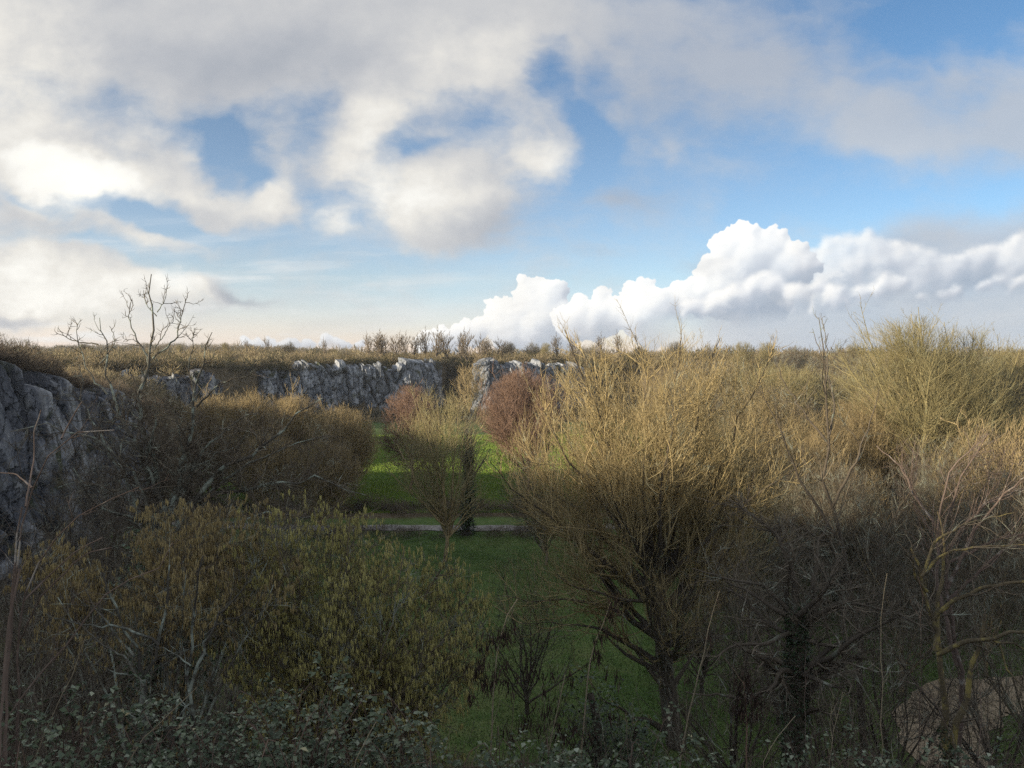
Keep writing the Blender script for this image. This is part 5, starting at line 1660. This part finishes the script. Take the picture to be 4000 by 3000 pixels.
for i, (p, D, lab) in enumerate([([(482, 2995), (579, 2868), (765, 2687)], 4.4, "slanting pale stalk crossing the brambles at lower left"), ([(289, 2970), (340, 2860), (362, 2814)], 4.2, "short pale stalk in the left brambles"),
                                 ([(826, 2985), (840, 2900), (850, 2856)], 4.2, "very short upright stalk between the bramble mounds"), ([(1380, 2990), (1420, 2900), (1470, 2820)], 4.6, "pale grass-like stalk before the yellow catkin bush"),
                                 ([(3148, 2995), (3146, 2750), (3145, 2543)], 6.0, "thin upright stalk in front of the thick dark trunk"), ([(3594, 2995), (3595, 2603), (3600, 2330), (3590, 2250)], 6.2, "long thin upright stem left of the two-stemmed tree"),
                                 ([(3440, 2995), (3444, 2784), (3438, 2543), (3462, 2241)], 6.2, "reddish upright stem with side twigs at lower right"), ([(3738, 2965), (3679, 2778), (3600, 2680), (3510, 2657)], 5.8, "pale arching stem leaning left at lower right"),
                                 ([(3180, 2995), (3165, 2920), (3170, 2858)], 5.4, "short crooked pale stalk at the foot of the dark trunk"), ([(2980, 2970), (3050, 2860), (3110, 2800)], 5.6, "slanting short stalk left of the dark trunk"),
                                 ([(2640, 2995), (2580, 2900), (2520, 2830)], 5.2, "thin pale stalk leaning left below the big trunk"), ([(3390, 2995), (3350, 2880), (3320, 2780)], 5.6, "thin leaning stalk right of the dark trunk"),
                                 ([(3240, 2995), (3260, 2820), (3290, 2700)], 5.8, "thin dry stalk between the dark trunk and the slender ash"), ([(2460, 2995), (2450, 2880), (2440, 2780)], 5.6, "thin dark stalk left of the big trunk's foot"),
                                 ([(3820, 2995), (3835, 2700), (3815, 2560)], 6.0, "thin stalk with two pale leaves at its tip, right edge"), ([(120, 2990), (200, 2800), (300, 2600), (330, 2500)], 4.8, "dark slanting cane in the left brambles"),
                                 ([(1990, 2995), (2005, 2800), (2010, 2700)], 5.6, "very thin upright stalk at bottom centre"), ([(640, 2990), (600, 2850), (560, 2780)], 4.6, "crooked cane behind the left bramble mound")]):
    cane_plant('stalk', 470 + i, p, D, lab, 0.0055, 0.002, canem if i % 3 else pale, 2.2, 0.28, None, "thin stalks in the foreground", 'stalk', wob=0.05)

# ---------------------------------------------------------------- brambles along the bottom
brl = tinted("bramble_leaves", [(0.0, (0.025, 0.042, 0.020)), (0.35, (0.055, 0.080, 0.038)), (0.65, (0.12, 0.145, 0.085)), (0.85, (0.24, 0.27, 0.20)), (1.0, (0.30, 0.26, 0.13))], 0.55, 0.4)
brs = bark("bramble_stems", (0.05, 0.035, 0.03), (0.16, 0.11, 0.085), None, 0, 9.0)


def bramble(seed, px, D, wpx, toppx, n_st, n_leaf, label, size=0.036, dep=0.8):
    rng = RS(seed)
    x = (px - 2000) / F * D
    base = np.array((x, D, gz(x, D) - 0.02))
    hw = wpx / F * D
    H = -(toppx - HOR) / F * D - base[2]
    pts = []
    for k in range(n_st):
        a = rng.uniform(0, 6.28)
        u = rng.uniform(-1, 1)
        b0 = np.array((u * hw * 0.8, rng.uniform(-0.5, 0.5) * dep, 0))
        q = np.array((math.cos(a) * rng.uniform(0.3, 0.8), math.sin(a) * rng.uniform(0.2, 0.6) * dep, 0))
        h = H * rng.uniform(0.55, 1.05) * (1 - 0.35 * u * u)
        pts.append([tuple(b0), tuple(b0 + q * 0.3 + (0, 0, h * 0.75)), tuple(b0 + q * 0.75 + (0, 0, h)), tuple(b0 + q * 1.3 + (0, 0, h * 0.7)), tuple(b0 + q * 1.7 + (0, 0, h * 0.35))])
    st = lines(rng, pts, [0.0045] * n_st, [0.0018] * n_st, K=14, wob=0.08)
    s1 = spawn(rng, st, dens=3.5, t0=0.2, ang=55, angsd=14, length=0.28, taper=0.3, rr=0.6, rmin=0.0016, K=5, up=0.05, wig=0.2)
    o = empty('bramble_bush', tuple(base), label, 'bramble', 'bramble mounds along the bottom')
    V, Fc, T = join_np(tube_parts([st, s1], [4, 3], rng))
    mesh_np('stems', V, Fc, brs, T, True, o)
    i = rng.randint(0, len(s1.L), n_leaf)
    p, tg, r = s1.at(i, rng.uniform(0.2, 1.0, n_leaf))
    j = rng.randint(0, len(st.L), n_leaf // 3)
    p2, _, _ = st.at(j, rng.uniform(0.3, 1.0, n_leaf // 3))
    p = np.concatenate([p, p2]) 
    p = p.repeat(3, 0) + rng.normal(size=(len(p) * 3, 3)) * 0.016
    V, Fc = leaf_cards(rng, p, size, 0.72, 0.25, 0.3, 0.7)
    T = np.clip(rng.beta(1.6, 2.4, len(p)), 0, 1).repeat(4)
    mesh_np('leaves', V, Fc, brl, T, False, o)
    return o


bramble(481, 250, 4.6, 420, 2740, 70, 1500, "leafy bramble mound filling the bottom left corner")
bramble(482, 760, 4.9, 330, 2790, 60, 1500, "bramble mound below the pale lichened stems")
bramble(483, 1150, 4.7, 200, 2660, 50, 1300, "tallest leafy bramble mound, at the bottom left of centre")
bramble(484, 1620, 5.0, 300, 2780, 55, 1200, "low bramble mound beneath the yellow catkin bush")
bramble(485, 2080, 5.2, 260, 2890, 40, 700, "sparse low bramble patch at bottom centre")
bramble(486, 2560, 5.4, 300, 2900, 40, 800, "low bramble patch below the big tree's trunk")
bramble(487, 3050, 5.4, 330, 2900, 40, 600, "sparse twiggy bramble patch at the foot of the dark trunk")
bramble(488, 3650, 5.4, 380, 2880, 45, 800, "bramble patch in the bottom right corner")
# dead twiggy undergrowth on the slope between them
rng = RS(490)
n_ = 1100
xs = rng.uniform(-7, 9, n_)
ys = rng.uniform(4.2, 16, n_)
xs = xs * (0.6 + ys / 12)
zz = ground_z(xs, ys)
scrub("undergrowth", np.stack([xs, ys, zz], 1), rng.uniform(0.25, 0.55, n_) * np.clip(ys / 8, 0.7, 1.3), dark_m, rng, 130, 0.0042, label="dead brown twigs and weeds on the slope at the bottom")
n_ = 420
xs = rng.uniform(-34, 60, n_)
ys = 79 + rng.normal(size=n_) * 1.6
scrub("streamside_thicket", np.stack([xs, ys, ground_z(xs, ys)], 1), rng.uniform(0.7, 1.5, n_), dark_m, rng, 150, 0.016, label="dark brown thicket running behind the pale path")
n_ = 650
xs = rng.uniform(12, 52, n_)
ys = rng.uniform(44, 92, n_)
scrub("woodland_floor_scrub", np.stack([xs, ys, ground_z(xs, ys)], 1), rng.uniform(0.5, 1.6, n_), dark_m, rng, 110, 0.014, label="brown undergrowth below the trees on the right")
# leafy skirt of ivy and thorn at the right end of the gnarled tree's low limbs
rng = RS(495)
x, y, z = at_px(1330, 26)
add_tree('thorn_tree', 496, at_px(1270, 27), "dark thorny tree with a few ivy leaves, against the grass left of the meadow", darkb, grey, H=top_h(1270, 1760, 27), hw=2.6, base_h=1.0, nlimb=14, spread=36, dens=(1.8, 2.6, 2.8), r0=0.12, twigr=0.008, last=0.5, up=0.0, wig=0.16)
add_tree('thorn_tree', 497, at_px(1000, 25), "dark tangled tree behind the gnarled tree's lower limbs", darkb, grey, H=top_h(1000, 1830, 25), hw=3.0, base_h=1.0, nlimb=14, spread=38, dens=(1.8, 2.6, 2.8), r0=0.12, twigr=0.008, last=0.5, up=0.0, wig=0.16)
add_tree('thorn_tree', 498, at_px(330, 24), "dark tangled tree in front of the left crag", darkb, grey, H=top_h(330, 1850, 24), hw=2.8, base_h=1.0, nlimb=12, spread=38, dens=(1.5, 2.2, 2.4), r0=0.12, twigr=0.008, last=0.5, up=0.0, wig=0.16)

# brown twiggy bushes on the lower slope, in front of the meadow
g_b = "brown twiggy bushes on the lower slope"
for (px, D, pt, hw, sd_, lab) in [(1980, 10.5, 2480, 0.9, 511, "brown twiggy bush at the right edge of the yellow catkin bush"), (2200, 12.0, 2560, 1.3, 512, "brown twiggy bush between the two tallest pod saplings"),
                                  (2420, 10.0, 2640, 1.2, 513, "low brown twiggy bush left of the big trunk"), (2800, 12.5, 2520, 1.4, 514, "brown twiggy bush right of the big trunk"),
                                  (3000, 9.5, 2650, 1.2, 515, "low brown twiggy bush left of the thick dark trunk"), (3330, 11.5, 2480, 1.5, 516, "brown twiggy bush right of the thick dark trunk"),
                                  (3560, 9.5, 2650, 1.2, 517, "low brown twiggy bush left of the two-stemmed tree"), (3920, 10.0, 2560, 1.3, 518, "reddish brown twiggy bush in the lower right corner"),
                                  (150, 8.5, 2250, 1.3, 519, "brown twiggy bush behind the canes at the left edge"), (60, 12.0, 2020, 1.6, 520, "dark twiggy bush in front of the left crag"),
                                  (1120, 9.0, 2560, 1.0, 521, "brown twiggy bush between the two catkin bushes")]:
    x, y, z = at_px(px, D)
    add_tree('twiggy_bush', sd_, (x, y, z - 0.05), lab, darkt, darkt, g_b, H=-(pt - HOR) / F * D - z, hw=hw, base_h=0.25, nlimb=14, spread=34, dens=(2.6, 4.0, 5.0), r0=0.035, twigr=0.0032, last=0.35, up=0.05, wig=0.12, boost=(1.6, 1.6, 1.6))

rng = RS(530)
xs = np.r_[rng.uniform(-17, 0.5, 420), rng.uniform(7, 20, 260)]
ys = np.r_[rng.uniform(12.5, 25, 420), rng.uniform(12, 24, 260)]
scrub("slope_scrub", np.stack([xs, ys, ground_z(xs, ys)], 1), rng.uniform(0.7, 1.7, 680), dark_m, rng, 260, 0.0065, label="dark tangled scrub on the lower slope behind the catkin bushes")

for (px, D, pt, hw, sd_, lab) in [(40, 20, 1980, 2.6, 541, "dark tangled thorn tree at the far left edge below the crag"), (480, 17, 2080, 2.0, 542, "dark thorn tree behind the brownish catkin bush, left side"),
                                  (820, 21, 2000, 2.4, 543, "dark thorn tree between the gnarled tree and the catkin bushes"), (230, 15, 2230, 1.6, 544, "dark low thorn tree behind the canes at lower left"),
                                  (1180, 23, 2000, 2.4, 545, "dark thorn tree above the yellow catkin bush, before the path")]:
    add_tree('thorn_tree', sd_, at_px(px, D), lab, darkb, darkt, 'dark thorn trees on the left slope', H=top_h(px, pt, D), hw=hw, base_h=0.8, nlimb=14, spread=36, dens=(1.8, 2.6, 3.4), r0=0.10, twigr=0.006, last=0.5, up=0.0, wig=0.16)

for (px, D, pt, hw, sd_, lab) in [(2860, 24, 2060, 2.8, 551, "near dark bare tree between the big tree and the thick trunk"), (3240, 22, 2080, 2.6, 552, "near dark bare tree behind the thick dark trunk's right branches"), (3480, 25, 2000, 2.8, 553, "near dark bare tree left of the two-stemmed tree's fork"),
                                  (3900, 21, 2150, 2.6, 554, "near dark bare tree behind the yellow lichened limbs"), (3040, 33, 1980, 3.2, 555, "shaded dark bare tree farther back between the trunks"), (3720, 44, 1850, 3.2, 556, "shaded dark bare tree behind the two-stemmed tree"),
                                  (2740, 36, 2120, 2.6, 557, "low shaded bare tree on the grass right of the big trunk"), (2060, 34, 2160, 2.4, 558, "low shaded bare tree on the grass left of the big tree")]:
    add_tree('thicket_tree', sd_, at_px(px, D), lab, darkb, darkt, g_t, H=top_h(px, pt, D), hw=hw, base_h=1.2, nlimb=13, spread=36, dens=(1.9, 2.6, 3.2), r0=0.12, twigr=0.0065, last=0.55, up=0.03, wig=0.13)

for (px, D, pt, hw, sd_, lab) in [(420, 33, 1560, 3.4, 561, "grey bare tree standing in front of the left crag's right end"), (130, 30, 1640, 3.0, 562, "grey bare tree veiling the left crag near the edge"),
                                  (720, 38, 1640, 3.4, 563, "dark bare tree right of the gnarled tree's trunk")]:
    add_tree('crag_tree', sd_, at_px(px, D), lab, darkb, darkt, 'bare trees before the left crag', H=top_h(px, pt, D), hw=hw, base_h=3.0, nlimb=12, spread=34, dens=(1.7, 2.2, 2.6), r0=0.16, twigr=0.009, last=0.6, up=0.03, wig=0.14)

for (px, D, pt, hw, sd_, lab) in [(60, 17, 1700, 1.9, 571, "fine-twigged dark tree at the left edge in front of the crag face"), (330, 18, 1640, 2.1, 572, "fine-twigged dark tree left of the gnarled tree's trunk"),
                                  (520, 24, 1720, 2.4, 573, "dark fine-twigged tree directly behind the gnarled tree's trunk"), (900, 26, 1760, 2.6, 574, "dark fine-twigged tree below the gnarled tree's long right branch"),
                                  (1150, 30, 1800, 2.8, 575, "dark fine-twigged tree left of the thorny tree on the grass edge")]:
    add_tree('crag_tree', sd_, at_px(px, D), lab, darkb, darkt, 'bare trees before the left crag', H=top_h(px, pt, D), hw=hw, base_h=3.2, nlimb=14, spread=40, dens=(2.0, 2.4, 3.0), r0=0.11, twigr=0.0062, last=0.5, up=0.02, wig=0.17)
rng = RS(580)
n_ = 260
ys = rng.uniform(5.6, 9.5, n_)
xs = (rng.uniform(1500, 2700, n_) - 2000) / F * ys
scrub("slope_weeds", np.stack([xs, ys, ground_z(xs, ys)], 1), rng.uniform(0.45, 0.85, n_), dark_m, rng, 200, 0.0034, label="dense brown dead weeds at bottom centre")
# ---------------------------------------------------------------- air: one closed box of thin even haze round everything
hb = [(-2500, -70), (2500, 1250)]
V = np.array([(x, y, z) for z in (-60.0, 32.0) for y in (hb[0][1], hb[1][1]) for x in (hb[0][0], hb[1][0])])
Fq = np.array([(0, 2, 3, 1), (4, 5, 7, 6), (0, 1, 5, 4), (2, 6, 7, 3), (0, 4, 6, 2), (1, 3, 7, 5)])
m = bpy.data.materials.new("thin_haze")
m.use_nodes = True
m.node_tree.nodes.clear()
T = NT(m.node_tree)
pv = T.n('ShaderNodeVolumePrincipled')
pv.inputs['Color'].default_value = (0.80, 0.86, 0.95, 1)
pv.inputs['Density'].default_value = 0.00016
o = T.n('ShaderNodeOutputMaterial')
T.t.links.new(pv.outputs[0], o.inputs['Volume'])
tag(mesh_np("haze", V, Fq, m), kind="stuff")
